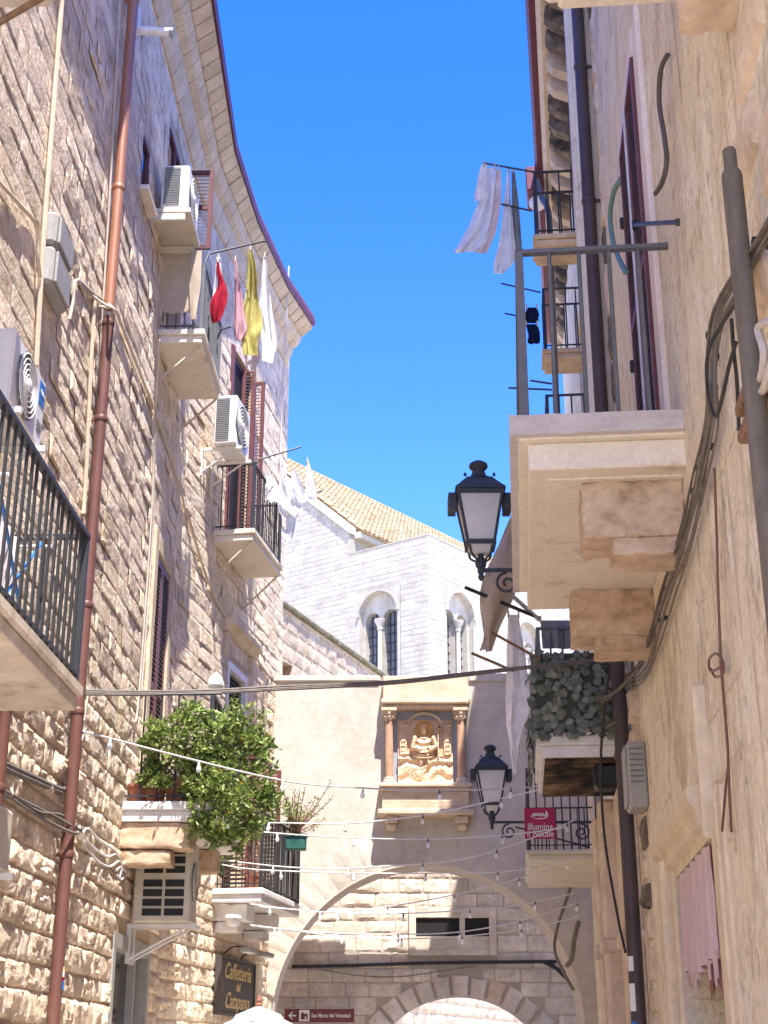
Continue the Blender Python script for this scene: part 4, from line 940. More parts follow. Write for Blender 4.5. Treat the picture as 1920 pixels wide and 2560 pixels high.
# upper small balcony
rod('long drying rod standing out from the cloth-hung balcony', [L1.M @ Vector((9.86, -.5, 10.51)), atY(452, 548, 15.0), atY(576, 520, 15.0)])
rod('short drying rod stub at the far end of the cloth-hung balcony', [L1.M @ Vector((11.2, -.45, 10.1)), atY(478, 712, 16.0), atY(499, 706, 16.0)])
GW = 'washing on the cloth-hung balcony'
cloth('beige cloth wrapped over the near railing of the upper balcony', 'cbeige', 14.72, [(346, 432, 542), (344, 430, 590), (342, 424, 640), (350, 418, 668), (372, 412, 676)], None, .012, 1.2, 1, 'cloth')
cloth('pale towel hanging at the corner of the cloth-hung balcony', 'cbeige', 14.66, [(410, 436, 541), (410, 434, 600), (410, 428, 650), (412, 424, 690)], None, .01, 1, 2, 'towel')
cloth('red and white garment, first on the left washing line', 'cred', 15.0, [(468, 473, 563), (468, 478, 590), (470, 490, 622), (455, 490, 650), (455, 478, 688), (462, 470, 697)], GW, .03, 2, 1)
cloth('small white garment pegged beside the red one', 'cwhite', 15.05, [(468, 476, 555), (464, 480, 600), (458, 474, 650), (462, 470, 672)], GW, .02, 2, 3)
cloth('pink garment between the red and the yellow ones', 'cpink', 15.2, [(506, 511, 560), (507, 516, 600), (506, 526, 660), (504, 534, 710), (510, 522, 735)], GW, .03, 2, 2)
cloth('long yellow garment in the middle of the washing line', 'cyel', 15.25, [(538, 543, 537), (534, 552, 575), (530, 557, 640), (512, 568, 700), (520, 560, 735), (526, 556, 768)], GW, .045, 2.2, 4)
cloth('white shirt hanging right of the yellow garment', 'cwhite', 15.3, [(569, 575, 552), (564, 578, 610), (558, 586, 680), (566, 594, 740), (566, 590, 782)], GW, .04, 2, 5)
cloth('white sleeve end at the far right of the left washing line', 'cwhite', 15.5, [(578, 584, 640), (578, 592, 690), (582, 600, 730), (588, 597, 760)], GW, .03, 1.5, 6)
cloth('grey shaded garment hanging lowest under the yellow one', 'crose', 15.6, [(530, 556, 742), (528, 562, 770), (532, 556, 790), (540, 550, 802)], GW, .02, 1.5, 7)
# far small balcony
rod('upper drying rod standing out from the balcony of white washing', [L2.M @ Vector((1.45, -.05, 9.5)), L2.M @ Vector((1.45, -.6, 9.5)), atY(558, 993, 18.7), atY(651, 965, 18.9)])
rod('lower drying rod standing out from the balcony of white washing', [L2.M @ Vector((3.05, -.55, 9.42)), atY(640, 1080, 20.3), atY(696, 1060, 20.4)])
GX = 'white washing beside the church'
cloth('white garment, leftmost on the balcony of white washing', 'cwhite', 19.0, [(577, 583, 1020), (575, 590, 1050), (574, 588, 1080)], GX, .02, 1.5, 1)
cloth('narrow white garment second from the left beside the church', 'cwhite', 19.3, [(586, 592, 1030), (584, 604, 1060), (582, 600, 1085)], GX, .02, 1.5, 2)
cloth('long white sheet bunched in the middle beside the church', 'cwhite', 19.6, [(607, 613, 1003), (604, 624, 1040), (604, 640, 1070), (600, 652, 1090), (606, 650, 1108), (616, 640, 1118)], GX, .05, 3, 3)
cloth('white sheet hanging lowest beside the church', 'cblue', 19.7, [(618, 640, 1110), (618, 638, 1135), (614, 632, 1160), (612, 630, 1171)], GX, .03, 1.5, 4)
cloth('pointed white garment right of the bunched sheet', 'cwhite', 20.1, [(632, 636, 1010), (628, 652, 1045), (630, 662, 1070), (640, 660, 1084)], GX, .03, 2, 5)
cloth('white garment at the right end beside the church roof', 'cwhite', 20.2, [(662, 666, 994), (660, 680, 1040), (662, 686, 1070), (668, 682, 1078)], GX, .03, 1.5, 6)
# near balcony: airer and linen behind the bars
o = thing('clothes_airer', 'white wire clothes airer behind the near balcony railing', 'airer', L1, (2.6, -.3, 3.85))
mb = MB()
for k in range(7): mb.tube([(2.5, -.15 - k * .08, 4.72), (3.72, -.15 - k * .08, 4.72)], .006, 5)
mb.tube([(2.5, -.12, 4.72), (2.5, -.66, 4.72)], .011, 6).tube([(3.72, -.12, 4.72), (3.72, -.66, 4.72)], .011, 6).tube([(2.5, -.66, 4.72), (3.72, -.66, 4.72)], .011, 6).tube([(2.5, -.12, 4.72), (3.72, -.12, 4.72)], .011, 6)
part(mb, 'rack', M_['white'], o)
part(MB().tube([(2.6, -.2, 3.86), (3.6, -.2, 4.7)], .011, 6).tube([(2.6, -.58, 3.86), (3.6, -.58, 4.7)], .011, 6).tube([(3.6, -.2, 3.86), (2.6, -.2, 4.7)], .011, 6).tube([(3.6, -.58, 3.86), (2.6, -.58, 4.7)], .011, 6), 'legs', M_['blue'], o)
for k, (a, b, z, mm, lab) in enumerate(((2.95, 3.2, 4.0, 'cwhite', 'white linen on the airer, nearest the left edge'), (3.22, 3.38, 4.15, 'crose', 'rose grey linen in the middle of the airer'), (3.4, 3.62, 3.98, 'cwhite', 'white linen on the airer, nearest the red pipe'))):
    rows = [[(a + (b - a) * i / 8, -.42 + .03 * math.sin(i * 1.7 + j * .1 + k), 4.72 - (4.72 - z) * j / 8) for i in range(9)] for j in range(9)]
    tag(part(MB().grid(rows).grid([[(q[0], q[1] + .006, q[2]) for q in r_][::-1] for r_ in rows]), 'hanging_cloth', M_[mm], None, L1, smooth=True), lab, 'laundry', 'linen on the near airer')

# ------------------------------------------------------------------ plants
def leaves(mb, c, rad, n, size, rnd, up=.35, hollow=.5, asp=.45):
    for _ in range(n):
        d = Vector((rnd.gauss(0, 1), rnd.gauss(0, 1), rnd.gauss(0, 1))).normalized()
        p = Vector(c) + Vector((d.x * rad[0], d.y * rad[1], d.z * rad[2])) * (hollow + (1 - hollow) * rnd.random()) * rnd.uniform(.75, 1.12)
        ax = (d * .8 + Vector((rnd.gauss(0, .6), rnd.gauss(0, .6), rnd.gauss(0, .5) + up))).normalized()
        sd = ax.cross(Vector((rnd.gauss(0, 1), rnd.gauss(0, 1), rnd.gauss(0, 1)))).normalized(); nr = sd.cross(ax)
        l = size * rnd.uniform(.65, 1.25); w_ = l * asp
        mb.add([p, p + ax * l * .5 + sd * w_ * .5 + nr * l * .06, p + ax * l, p + ax * l * .5 - sd * w_ * .5 + nr * l * .06, p + ax * l * .5 - nr * l * .03], [(0, 1, 4), (1, 2, 4), (2, 3, 4), (3, 0, 4)])
def bush(name, label, pot_p, clumps, n, size, seed, Y0, potr=.13, poth=.26, yellow=None, group='green plants on the white balcony'):
    rnd = random.Random(seed); o = thing(name, label, 'plant', W0, pot_p, group)
    pp = Vector(pot_p)
    mb = MB(); br = MB(); yl = MB()
    for (u, v, dy, r_) in clumps:
        c = atY(u, v, Y0 + dy); top = pp + Vector((0, 0, poth))
        mid = top.lerp(c, .5) + Vector((rnd.uniform(-.08, .08), rnd.uniform(-.08, .08), .06))
        br.tube(spline([top - Vector((0, 0, .05)), mid, c], 4), [.016, .015, .014, .013, .012, .011, .01, .009, .007], 5)
        for k in range(3):
            e = c + Vector((rnd.gauss(0, 1), rnd.gauss(0, 1), rnd.gauss(0, .8))).normalized() * r_ * .8
            br.tube([mid.lerp(c, .6), e], [.006, .003], 4)
            leaves(mb, e, (r_ * .55, r_ * .55, r_ * .5), n // 5, size, rnd, hollow=.2)
        leaves(mb, c, (r_, r_, r_ * .85), n, size, rnd)
        for k in range(3):                     # stray shoots
            d = Vector((rnd.gauss(0, 1), rnd.gauss(0, .7), rnd.gauss(.25, .9))).normalized(); e = c + d * r_ * rnd.uniform(1.2, 1.75)
            br.tube([c + d * r_ * .6, e], [.005, .003], 4)
            for q in range(4): leaves(mb, c + d * r_ * (1 + .22 * q), (.025, .025, .025), 4, size * .85, rnd)
        if yellow and rnd.random() < .7: leaves(yl, c + Vector((r_ * .3, -r_ * .3, r_ * .5)), (r_ * .6,) * 3, 5, size * .7, rnd)
    part(mb, 'crown', M_['leaf'], o, smooth=False); part(br, 'branches', M_['twig'], o)
    if yl.v: part(yl, 'flowers', M_['leafy'], o)
    part(MB().lathe([(potr * .75, 0), (potr, poth * .85), (potr * 1.1, poth * .86), (potr * 1.1, poth), (potr * .9, poth)], pot_p, 16), 'pot', M_['pot'], o)
    return o
bush('shrub', 'large green shrub spilling over the corner of the white balcony', L1.M @ Vector((9.9, -.72, 4.06)),
     [(500, 1555, 0, .16), (535, 1585, .1, .17), (470, 1590, 0, .17), (505, 1610, -.05, .19), (548, 1640, .15, .17), (455, 1640, 0, .17), (500, 1665, -.1, .2), (552, 1695, .2, .17), (460, 1700, -.1, .18), (510, 1720, -.1, .2), (555, 1745, .3, .16), (440, 1745, -.05, .15), (485, 1765, -.15, .17), (430, 1790, 0, .1), (540, 1790, .2, .13), (470, 1810, 0, .09), (510, 1815, 0, .1), (420, 1700, .1, .13), (580, 1720, .3, .1), (560, 1610, .2, .12)],
     92, .085, 3, 14.5, .16, .3, True)
bush('shrub', 'rounded green shrub on top of the balcony rail by the tall shutter', L1.M @ Vector((9.75, -.3, 4.06)),
     [(345, 1585, .1, .14), (395, 1560, .1, .14), (420, 1545, 0, .13), (375, 1600, 0, .15), (415, 1590, 0, .16), (330, 1610, .1, .11), (440, 1620, .1, .13), (400, 1640, .1, .12)],
     85, .08, 4, 14.38, .12, .24)
bush('shrub', 'small low shrub in a pot at the left end of the white balcony', L1.M @ Vector((9.75, -.12, 4.06)),
     [(318, 1680, .1, .10), (340, 1665, .1, .1), (330, 1650, .1, .08), (350, 1690, 0, .09)], 110, .06, 5, 14.5, .1, .2)
bush('shrub', 'low shrub in a terracotta pot in the middle of the white balcony', L1.M @ Vector((9.72, -.52, 4.06)),
     [(385, 1670, 0, .11), (410, 1690, 0, .12), (425, 1665, 0, .1), (400, 1710, -.05, .09)], 110, .06, 6, 14.7, .12, .26)
bush('shrub', 'trailing green plant behind the bars of the far white balcony', L2.M @ Vector((2.5, -.45, 3.72)),
     [(470, 1880, .1, .1), (480, 1850, .1, .1), (500, 1820, .1, .14), (560, 1790, .2, .16), (575, 1760, .2, .15)], 90, .06, 8, 19.4, .1, .2, False, None)
o = thing('potted_plant', 'sparse reddish twiggy plant in a green planter hung on the far balcony corner', 'plant', W0, atY(640, 1825, 20.6))
rnd = random.Random(21); c0 = atY(638, 1800, 20.6); st = MB(); lf = MB()
for k in range(34):
    e = atY(rnd.uniform(606, 722), rnd.uniform(1690, 1790), 20.6 + rnd.uniform(-.3, .3)); mid = c0.lerp(e, .55) + Vector((0, 0, rnd.uniform(-.04, .05)))
    ln = spline([c0 + Vector((rnd.uniform(-.08, .08), rnd.uniform(-.05, .05), 0)), mid, e], 4); st.tube(ln, [.008] * 4 + [.006] * 4 + [.004], 4)
    for q in ln[3:]:
        for _ in range(2): leaves(lf, q, (.03, .03, .03), 2, .045, rnd)
part(st, 'stems', M_['twig2'], o); part(lf, 'foliage', M_['leaf'], o, smooth=False)
part(MB().box(c0.x - .16, c0.x + .16, c0.y - .09, c0.y + .09, c0.z - .24, c0.z - .02, bev=.02).box(c0.x - .18, c0.x + .18, c0.y - .11, c0.y + .11, c0.z - .05, c0.z - .021), 'planter', M_['greenpot'], o)
o = thing('plastic_bag', 'crumpled white bag tied on top of the white balcony rail', 'bag', W0, atY(466, 1490, 14.9))
p = atY(466, 1475, 14.9); mb = MB(); rnd = random.Random(5); rows = []
for j in range(9):
    a = PI * j / 8; r_ = .085 * math.sin(a) + .004
    rows.append([(p.x + r_ * math.cos(b) * (1 + .25 * noise.noise(Vector((math.cos(b) * 2, math.sin(b) * 2, j * .5)))), p.y + r_ * math.sin(b), p.z + .09 * math.cos(a) + (.03 if j == 0 else 0)) for b in [2 * PI * i / 16 for i in range(17)]])
part(mb.grid(rows), 'sack', M_['white'], o, smooth=False)
# ================================================================== RIGHT SIDE
# ------------------------------------------------------------------ near balcony with its corbels
bR = balcony(RB, RW, 11.55, 14.56, 1.0, 5.26, .32, 1.19, .2, M_['slab'], M_['greyiron'], .014, .024, label='large near balcony with cream soffit and marble edge', lip=.06, foot=-.02)
part(MB().rbox(11.5, 14.61, -1.05, .0, 5.125, 5.262, 24, .003, 5, .012), 'marble_edge', M_['greyslab'], bR)
part(MB().box(11.75, 14.36, -.82, -.0, 4.925, 4.942, bev=.006), 'soffit_panel', M_['slab'], bR)
for a, b in ((13.9, 14.31), (11.75, 12.15)):
    part(MB().rbox(a, b, -.62, 0, 4.56, 4.93, 14, .007, 9, .02).rbox(a + .03, b - .02, -.45, 0, 4.45, 4.57, 10, .006, 9, .02), 'corbel', M_['corbel'], bR)
# balcony door with mauve stone surround
part(MB().box(12.15, 12.4, -.04, .05, 5.26, 8.85, bev=.012).box(13.72, 14.0, -.035, .05, 5.26, 8.85, bev=.012).box(12.4, 13.72, -.042, .05, 8.6, 8.85, bev=.012), 'door_surround', M_['mauve'], RB, RW)
for a, b in ((12.42, 13.03), (13.08, 13.70)):
    o = part(leaf_frame(a, b, -.012, 5.27, 8.58, .07, .045), 'shutter', M_['burgundy'], RB, RW)
    lm = MB().prismx([(.02, -.028), (-.03, -.05), (-.03, -.036), (.02, -.004)], 0, b - a - .14).mesh('slat'); lm.materials.append(M_['darkwood'])
    for k in range(46): inst(lm, 'slat', o, RW, Matrix.Translation((a + .07, -.02, 5.4 + k * .067)))
part(MB().box(13.03, 13.08, -.07, .0, 5.27, 8.58), 'meeting_stile', M_['cblue'], RB, RW)
part(MB().box(12.4, 13.72, .2, .22, 5.2, 8.6), 'door', M_['dark'], RB, RW)
for z in (6.6, 7.9): part(MB().box(12.40, 12.45, -.085, -.05, z, z + .1, bev=.01), 'hinge', M_['iron'], RB, RW)
# upper balcony at the right edge, with console
bU = part(MB().box(15.9, 23, -.78, .02, 7.22, 7.4, bev=.03).box(15.96, 23, -.70, .02, 7.13, 7.218, bev=.02), 'balcony', M_['slab'], RB, RW)
part(MB().rbox(17.2, 17.95, -.25, .02, 5.9, 7.12, 12, .007, 8, .025), 'corbel', M_['rstone'], bU)
part(MB().rbox(17.96, 19.5, -.18, .02, 5.62, 7.12, 12, .007, 8, .025), 'corbel', M_['rstone'], bU)
# street door with moulded surround and torn curtain
o = part(MB().box(12.0, 12.2, -.06, .02, 0, 2.96, bev=.02).box(12.2, 12.42, -.12, .02, 0, 2.9, bev=.03).box(12.42, 12.6, -.06, .02, 0, 2.8, bev=.02)
         .box(14.4, 14.55, -.02, .02, 0, 2.8, bev=.01).box(14.55, 14.75, -.035, .02, 0, 2.9, bev=.012).box(14.75, 14.9, -.02, .02, 0, 2.96, bev=.01)
         .prismx([(.02, 2.73), (-.035, 2.735), (-.04, 2.79), (-.085, 2.815), (-.09, 2.9), (-.13, 2.93), (-.14, 3.02), (.02, 3.06)], 12.02, 14.42).box(14.42, 14.5, -.07, .02, 2.73, 3.6, bev=.02), 'door_surround', M_['surround'], RB, RW)
part(MB().box(11.8, 15.1, .34, .36, 0, 2.8), 'doorway', M_['room'], RB, RW)
rows = []; rnd = random.Random(9); nC = 44
for j in range(11):
    r_ = []
    for i in range(nC + 1):
        t = i / nC; x = 12.72 + 1.62 * t
        zb = 2.10 + .02 * math.sin(t * 9)
        r_.append((x, -.03 + .025 * math.sin(t * 34 + .2 * math.sin(j)) * (.6 + j / 15), 2.72 - (2.72 - zb) * j / 10))
    rows.append(r_)
cu = thing('curtain', 'faded pink curtain with torn hem in the right doorway', 'curtain', RW, (13.5, .06, 2.1))
part(MB().grid(rows).grid([[(q[0], q[1] + .006, q[2]) for q in r_][::-1] for r_ in rows]), 'drape', M_['curtain'], cu, smooth=True)
for k in range(20):
    mb = MB(); x = 12.75 + k * .081 + rnd.uniform(-.02, .02); l = rnd.uniform(.02, .16); w_ = rnd.uniform(.02, .036)
    mb.add([(x - w_, -.035, 2.16), (x + w_, -.03, 2.16), (x + w_ * .6 + .01, -.03, 2.12 - l), (x - w_ * .3 + .01, -.035, 2.13 - l), (x - w_, -.029, 2.16), (x + w_, -.024, 2.16), (x + w_ * .6 + .01, -.024, 2.12 - l), (x - w_ * .3 + .01, -.029, 2.13 - l)], [(0, 1, 2, 3), (7, 6, 5, 4), (0, 3, 7, 4), (1, 5, 6, 2), (2, 6, 7, 3)])
    part(mb, 'torn_strip', M_['curtain'], cu)
rows2 = [[(12.74 + 1.6 * i / 20, .12 + .02 * math.sin(i * 1.3), 2.72 - j * .17 - (.1 * (i % 3 == 0) if j == 4 else 0)) for i in range(21)] for j in range(5)]
part(MB().grid(rows2), 'lining', M_['curtain2'], cu, smooth=True)
# ragged stone edge and quoins between the two right-hand houses
rnd = random.Random(31); z = 1.1
QV = stone_meshes('quoin_stone', M_['rstone'], 8, 8, 6, .4, 210.0); QD = stone_meshes('quoin_stone', M_['darkstone'], 4, 8, 6, .4, 240.0)
while z < 4.6:
    h = rnd.uniform(.2, .34); wq = rnd.uniform(.22, .42)
    inst(rnd.choice(QD if 2.6 < z < 3.4 and rnd.random() < .7 else QV), 'quoin_stone', wr, RW, Matrix.Translation((10.02, 0, z)) @ Matrix.Diagonal((wq, rnd.uniform(.05, .12), h - .02, 1))); z += h
z = 4.6
while z < 13.2:
    h = rnd.uniform(.25, .6); inst(rnd.choice(QV if rnd.random() < .75 else QD), 'edge_stone', wr, RW, Matrix.Translation((9.98, 0, z)) @ Matrix.Diagonal((rnd.uniform(.16, .26), rnd.uniform(.03, .06), h - .015, 1))); z += h
for (x, z, w_, h) in ((17.0, 5.1, .5, .3), (17.25, 5.42, .6, .33), (17.55, 4.75, .6, .32), (17.7, 5.78, .5, .34), (17.1, 4.45, .35, .26)):
    inst(rnd.choice(QV), 'bare_stone', wr, RW, Matrix.Translation((x, 0, z)) @ Matrix.Diagonal((w_, .07, h, 1)))
# pilasters of the far house
for (a, b, d, z0, z1) in ((8.75, 9.35, .16, 0, 3.95), (8.0, 8.3, .28, 0, 4.0), (8.3, 8.75, .1, 0, 3.95), (7.2, 7.5, .3, 0, 3.95), (6.2, 6.7, .2, 0, 3.8)):
    part(MB().box(a, b, -d, .03, z0, z1, bev=.03).box(a - .03, b + .03, -d - .04, .03, 2.55, 2.68, bev=.02), 'pilaster', M_['rstone'], RF, RW)
part(MB().box(9.36, 9.6, -.25, .03, 6.3, 13.2, bev=.03).box(9.4, 9.62, -.2, -.12, 6.3, 13.1, bev=.02).box(9.33, 9.63, -.29, .03, 6.2, 6.3, bev=.02), 'pilaster', M_['slab'], RF, RW)
# ------------------------------------------------------------------ pipes
pipe(RB, RW, 9.74, .12, 0, 13.5, .066, M_['darkpipe'], (4.1, 6.5, 7.05, 9.9, 11.6), label='dark brown drainpipe between the two right houses')
tag(part(MB().tube(spline([atY(1160, 390, 14.0), atY(1170, 425, 13.9), atY(1185, 460, 13.7), atY(1190, 560, 13.6), atY(1196, 720, 13.55), atY(1202, 890, 13.5)], 6), .034, 10), 'bent_pipe', M_['greyiron'], None, W0), 'thin grey bent pipe running down from the right eaves', 'pipe')
o = thing('service_pole', 'thick weathered grey pole standing at the right edge', 'pole', RW, (17.45, -.12, 0))
part(MB().lathe([(.042, 0), (.042, 4.98), (.039, 4.995), (.028, 5.0)], (17.45, -.12, 0), 16), 'shaft', M_['pole'], o)
part(MB().lathe([(.028, 5.0), (.028, 5.1), (.024, 5.11)], (17.45, -.12, 0), 14), 'cap', M_['pole'], o)
for z in (4.05, 3.93): part(MB().box(17.1, 17.45, -.14, -.02, z, z + .05, bev=.01), 'clamp', M_['rust'], o)
for (a, b, mm, lab) in ((1.98, 2.2, 'white', 'white sticker low on the dark drainpipe'), (2.3, 2.42, 'white', 'upper white sticker on the dark drainpipe'), (1.78, 1.9, 'blue', 'blue sticker on the dark drainpipe')):
    n = 6; rr = .0675
    rows = [[(9.74 + rr * math.cos(t), -.12 + rr * math.sin(t), z) for t in [-.3 - .9 * k / n for k in range(n + 1)]] for z in (a * 1.0, b * 1.0)]
    tag(part(MB().grid(rows).grid([[(q[0] + .001, q[1] - .001, q[2]) for q in r_][::-1] for r_ in rows]), 'sticker', M_[mm], None, RW, smooth=True), lab, 'sticker')
rr = .0595
for (a, b, mm, lab) in ((2.27, 2.30, 'gold', 'yellow band of the sticker on the red pipe'), (2.22, 2.27, 'white', 'white band of the sticker on the red pipe'), (2.19, 2.22, 'cred', 'red band of the sticker on the red pipe'), (2.12, 2.19, 'blue', 'blue band of the sticker on the red pipe')):
    rows = [[(6.95 + rr * math.cos(t), -.1 + rr * math.sin(t), z) for t in [-.5 - 1.6 * k / 8 for k in range(9)]] for z in (a, b)]
    tag(part(MB().grid(rows).grid([[(q[0], q[1] - .001, q[2]) for q in r_][::-1] for r_ in rows]), 'sticker', M_[mm], None, L1, smooth=True), lab, 'sticker')
# ------------------------------------------------------------------ hoses, hooks, boxes
tubes('hose', 'dark curved hose end hanging on the tan wall right of the shutters', 'hose', RW, [[(1443, 118, .03), (1428, 150, .06), (1424, 220, .07), (1436, 300, .07), (1440, 350, .08), (1430, 395, .1), (1416, 418, .12)]], .016, M_['hose'])
tubes('hose', 'green curved hose left of the shuttered door', 'hose', RW, [[(1342, 385, .04), (1326, 415, .08), (1318, 465, .1), (1324, 520, .1), (1336, 556, .1), (1352, 588, .1)]], .022, M_['ghose'])
tag(part(MB().tube([RW.at(1372, 486, .1), RW.at(1400, 483, .14), RW.at(1464, 480, .05)], .014, 8).tube([RW.at(1464, 472, .05), RW.at(1464, 488, .05)], .012, 6).tube([RW.at(1370, 478, .1), RW.at(1372, 494, .1)], .02, 6), 'shutter_stay', M_['iron'], None, RW), 'black iron shutter stay across the balcony door', 'iron stay')
o = thing('junction_box', 'grey plastic junction box right of the dark drainpipe', 'junction box', RW, (10.4, 0, 3.5))
part(MB().box(10.35, 10.72, -.16, 0, 3.52, 4.06, bev=.02), 'case', M_['boxgrey'], o)
part(MB().box(10.38, 10.69, -.18, -.161, 3.55, 4.03, bev=.008), 'cover', M_['boxgrey'], o)
mb = MB()
for k in range(7): mb.box(10.722, 10.727, -.14, -.03, 3.72 + k * .045, 3.735 + k * .045)
part(mb, 'ribs', M_['acgrey'], o)
# ------------------------------------------------------------------ cable looms on the right wall
LOOM = [(1720, 380), (1645, 515), (1580, 615), (1545, 690), (1535, 790), (1536, 900), (1505, 1040), (1475, 1165), (1440, 1270), (1405, 1390), (1378, 1450), (1320, 1492), (1275, 1570)]
def strand_of(dx, dy, off, sc=1): return [(u + dx * .7 + random.uniform(-3, 3) * sc, v + dy + random.uniform(-3, 3) * sc, off + random.uniform(0, .02)) for u, v in LOOM]
tubes('cable_loom', 'thick black cable slanting down the tan wall under the near balcony', 'cable', RW, [strand_of(0, 0, .05)], .015, M_['cable'], 'cables on the right wall')
tubes('cable_loom', 'grey cable bundle hugging the left of the thick cable on the tan wall', 'cable', RW, [strand_of(-10, -6, .07), strand_of(-5, -10, .06), strand_of(-14, 2, .05)], .0065, M_['rcable'], 'cables on the right wall')
tubes('cable_loom', 'brown cable bundle hugging the right of the thick cable on the tan wall', 'cable', RW, [strand_of(9, 6, .05), strand_of(14, 12, .05, 2), strand_of(20, 18, .04, 2)], .007, M_['cable'], 'cables on the right wall')
tubes('cable_loom', 'loose black cable curling beside the near balcony corner', 'cable', RW, [[(1600, 640, .08), (1560, 700, .12), (1530, 760, .15), (1528, 840, .12), (1545, 900, .1), (1560, 860, .1), (1575, 790, .1), (1590, 740, .1)], [(1580, 690, .1), (1585, 760, .08), (1592, 830, .06), (1596, 930, .05)]], .009, M_['bcable'], 'cables on the right wall')
mb = MB()
for k in range(26):
    t = random.uniform(0, len(LOOM) - 1.01); i = int(t); f_ = t - i
    u = LOOM[i][0] * (1 - f_) + LOOM[i + 1][0] * f_ + random.uniform(-16, 24); v = LOOM[i][1] * (1 - f_) + LOOM[i + 1][1] * f_
    p = RW.at(u, v, .05); mb.box(p.x - .02, p.x + .02, p.y - .005, p.y + .03, p.z - .012, p.z + .012)
tag(part(mb, 'cable_clips', M_['bcable'], None, RW), 'small black clips along the cables on the tan wall', 'clips', kind='stuff')
tubes('wire', 'thin dark red wire hanging down the tan wall with a coil halfway', 'wire', RW, [[(1543, 1010), (1548, 1150), (1552, 1300), (1558, 1440), (1566, 1540), (1573, 1640), (1568, 1700), (1560, 1795)], [(1573, 1640), (1576, 1720), (1580, 1798)], [(1558, 1440), (1535, 1450), (1532, 1425), (1545, 1412), (1560, 1425), (1562, 1455), (1545, 1462), (1536, 1445)]], .007, M_['redpipe'])
tubes('cable', 'thick grey cable loop behind the weathered pole', 'cable', RW, [[(1700, 690, .06), (1640, 705, .1), (1650, 760, .1), (1645, 810, .1), (1632, 850, .1), (1650, 840, .1), (1662, 800, .1), (1690, 720, .06)]], .016, M_['lcable'])
tubes('cable', 'black cable falling beside the dark drainpipe towards the arch', 'cable', RW, [[Vector((9.9, -.2, 4.9)), Vector((9.6, -.30, 4.2)), Vector((9.4, -.30, 3.5)), Vector((9.6, -.24, 2.8)), Vector((9.8, -.2, 2.45))]], .012, M_['bcable'])
tubes('cable', 'pale cable bunch looping round the dark drainpipe at the leafy balcony', 'cable', RW, [[(1380, 1445, .1), (1330, 1495, .2), (1290, 1515, .3), (1262, 1560, .35), (1255, 1600, .3)], [(1370, 1455, .1), (1320, 1500, .2), (1280, 1500, .32), (1250, 1545, .35), (1262, 1590, .3), (1330, 1560, .2)], [(1365, 1460, .1), (1310, 1510, .25), (1275, 1528, .3), (1250, 1580, .3)], [(1300, 1425, .2), (1240, 1418, .4), (1190, 1425, .6), (1160, 1440, .8)], [(1310, 1440, .2), (1250, 1425, .4), (1200, 1430, .6), (1158, 1446, .8)]], .012, M_['rcable'])

# ------------------------------------------------------------------ far right balconies
IV = balcony(RF, RW, 7.33, 9.32, .87, 4.42, .2, 1.05, .11, M_['whiteslab'], M_['greyiron'], .01, .018, label='balcony screened with grey leaves above a charred soffit')
part(MB().box(7.4, 9.26, -.8, -.02, 4.18, 4.218), 'soffit', M_['burnt'], IV)
part(MB().box(8.95, 9.2, -.35, 0, 3.95, 4.178, bev=.03), 'corbel', M_['black'], IV)
FB = balcony(RF, RW, 1.6, 4.7, .98, 4.0, .12, 1.0, .1, M_['accream'], M_['iron'], .009, .016, label='far balcony with pale yellow soffit behind the crimson banner')
U1 = balcony(RF, RW, 8.8, 9.3, .70, 9.85, .13, .8, .12, M_['rstone'], M_['iron'], .009, .014, label='upper right balcony with coloured washing')
U2 = balcony(RF, RW, 6.4, 6.9, .58, 9.72, .13, .85, .12, M_['rstone'], M_['iron'], .009, .014, label='upper right balcony with dark navy clothes')
U3 = balcony(RF, RW, 8.6, 9.3, .68, 6.95, .2, 1.0, .12, M_['rstone'], M_['iron'], .009, .014, label='right balcony just above the near one')
def rods(lst, Y, lab): 
    for k, (a, b, w_) in enumerate(lst): rod(lab[k], [atY(*a, Y), atY(*b, Y)], .011, 'iron')
rods([((1155, 372), (1043, 352), 0), ((1150, 456), (1070, 438), 0)], 13.0, ['upper drying rod over the coloured washing against the sky', 'lower drying rod over the coloured washing against the sky'])
rods([((1168, 632), (1082, 612), 0), ((1165, 692), (1090, 677), 0)], 15.4, ['upper thin rod of the balcony with navy clothes', 'lower thin rod of the balcony with navy clothes'])
rods([((1192, 842), (1098, 838), 0), ((1192, 829), (1145, 822), 0)], 13.0, ['long rod just above the near balcony floor against the sky', 'short rod just above the near balcony floor against the sky'])
GY = 'washing against the sky'
cloth('small white garment at the rod tip against the sky', 'cwhite', 12.95, [(1040, 1052, 356), (1032, 1052, 385), (1026, 1048, 415), (1026, 1044, 434)], GY, .02, 1.5, 1)
cloth('wide lilac white sheet blowing left against the sky', 'cblue', 13.0, [(1050, 1068, 362), (1040, 1082, 420), (1020, 1074, 470), (998, 1058, 515), (980, 1034, 545)], GY, .05, 2, 2)
cloth('rosy garment beside the wide sheet against the sky', 'crose', 12.96, [(1072, 1082, 366), (1066, 1084, 425), (1056, 1074, 490), (1034, 1052, 546)], GY, .03, 1.5, 3)
cloth('long pale blue garment hanging lowest against the sky', 'cblue', 13.05, [(1096, 1101, 368), (1088, 1104, 440), (1080, 1112, 510), (1070, 1114, 560), (1066, 1088, 592)], GY, .04, 1.7, 4)
cloth('grey garment closest to the upper right balcony', 'cgrey', 13.1, [(1105, 1112, 370), (1106, 1120, 440), (1104, 1126, 510), (1110, 1128, 550)], GY, .03, 1.5, 5)
cloth('navy garment upper of two on the small right balcony', 'cnavy', 15.35, [(1138, 1160, 664), (1134, 1164, 680), (1136, 1160, 698)], 'navy clothes', .03, 1.5, 6)
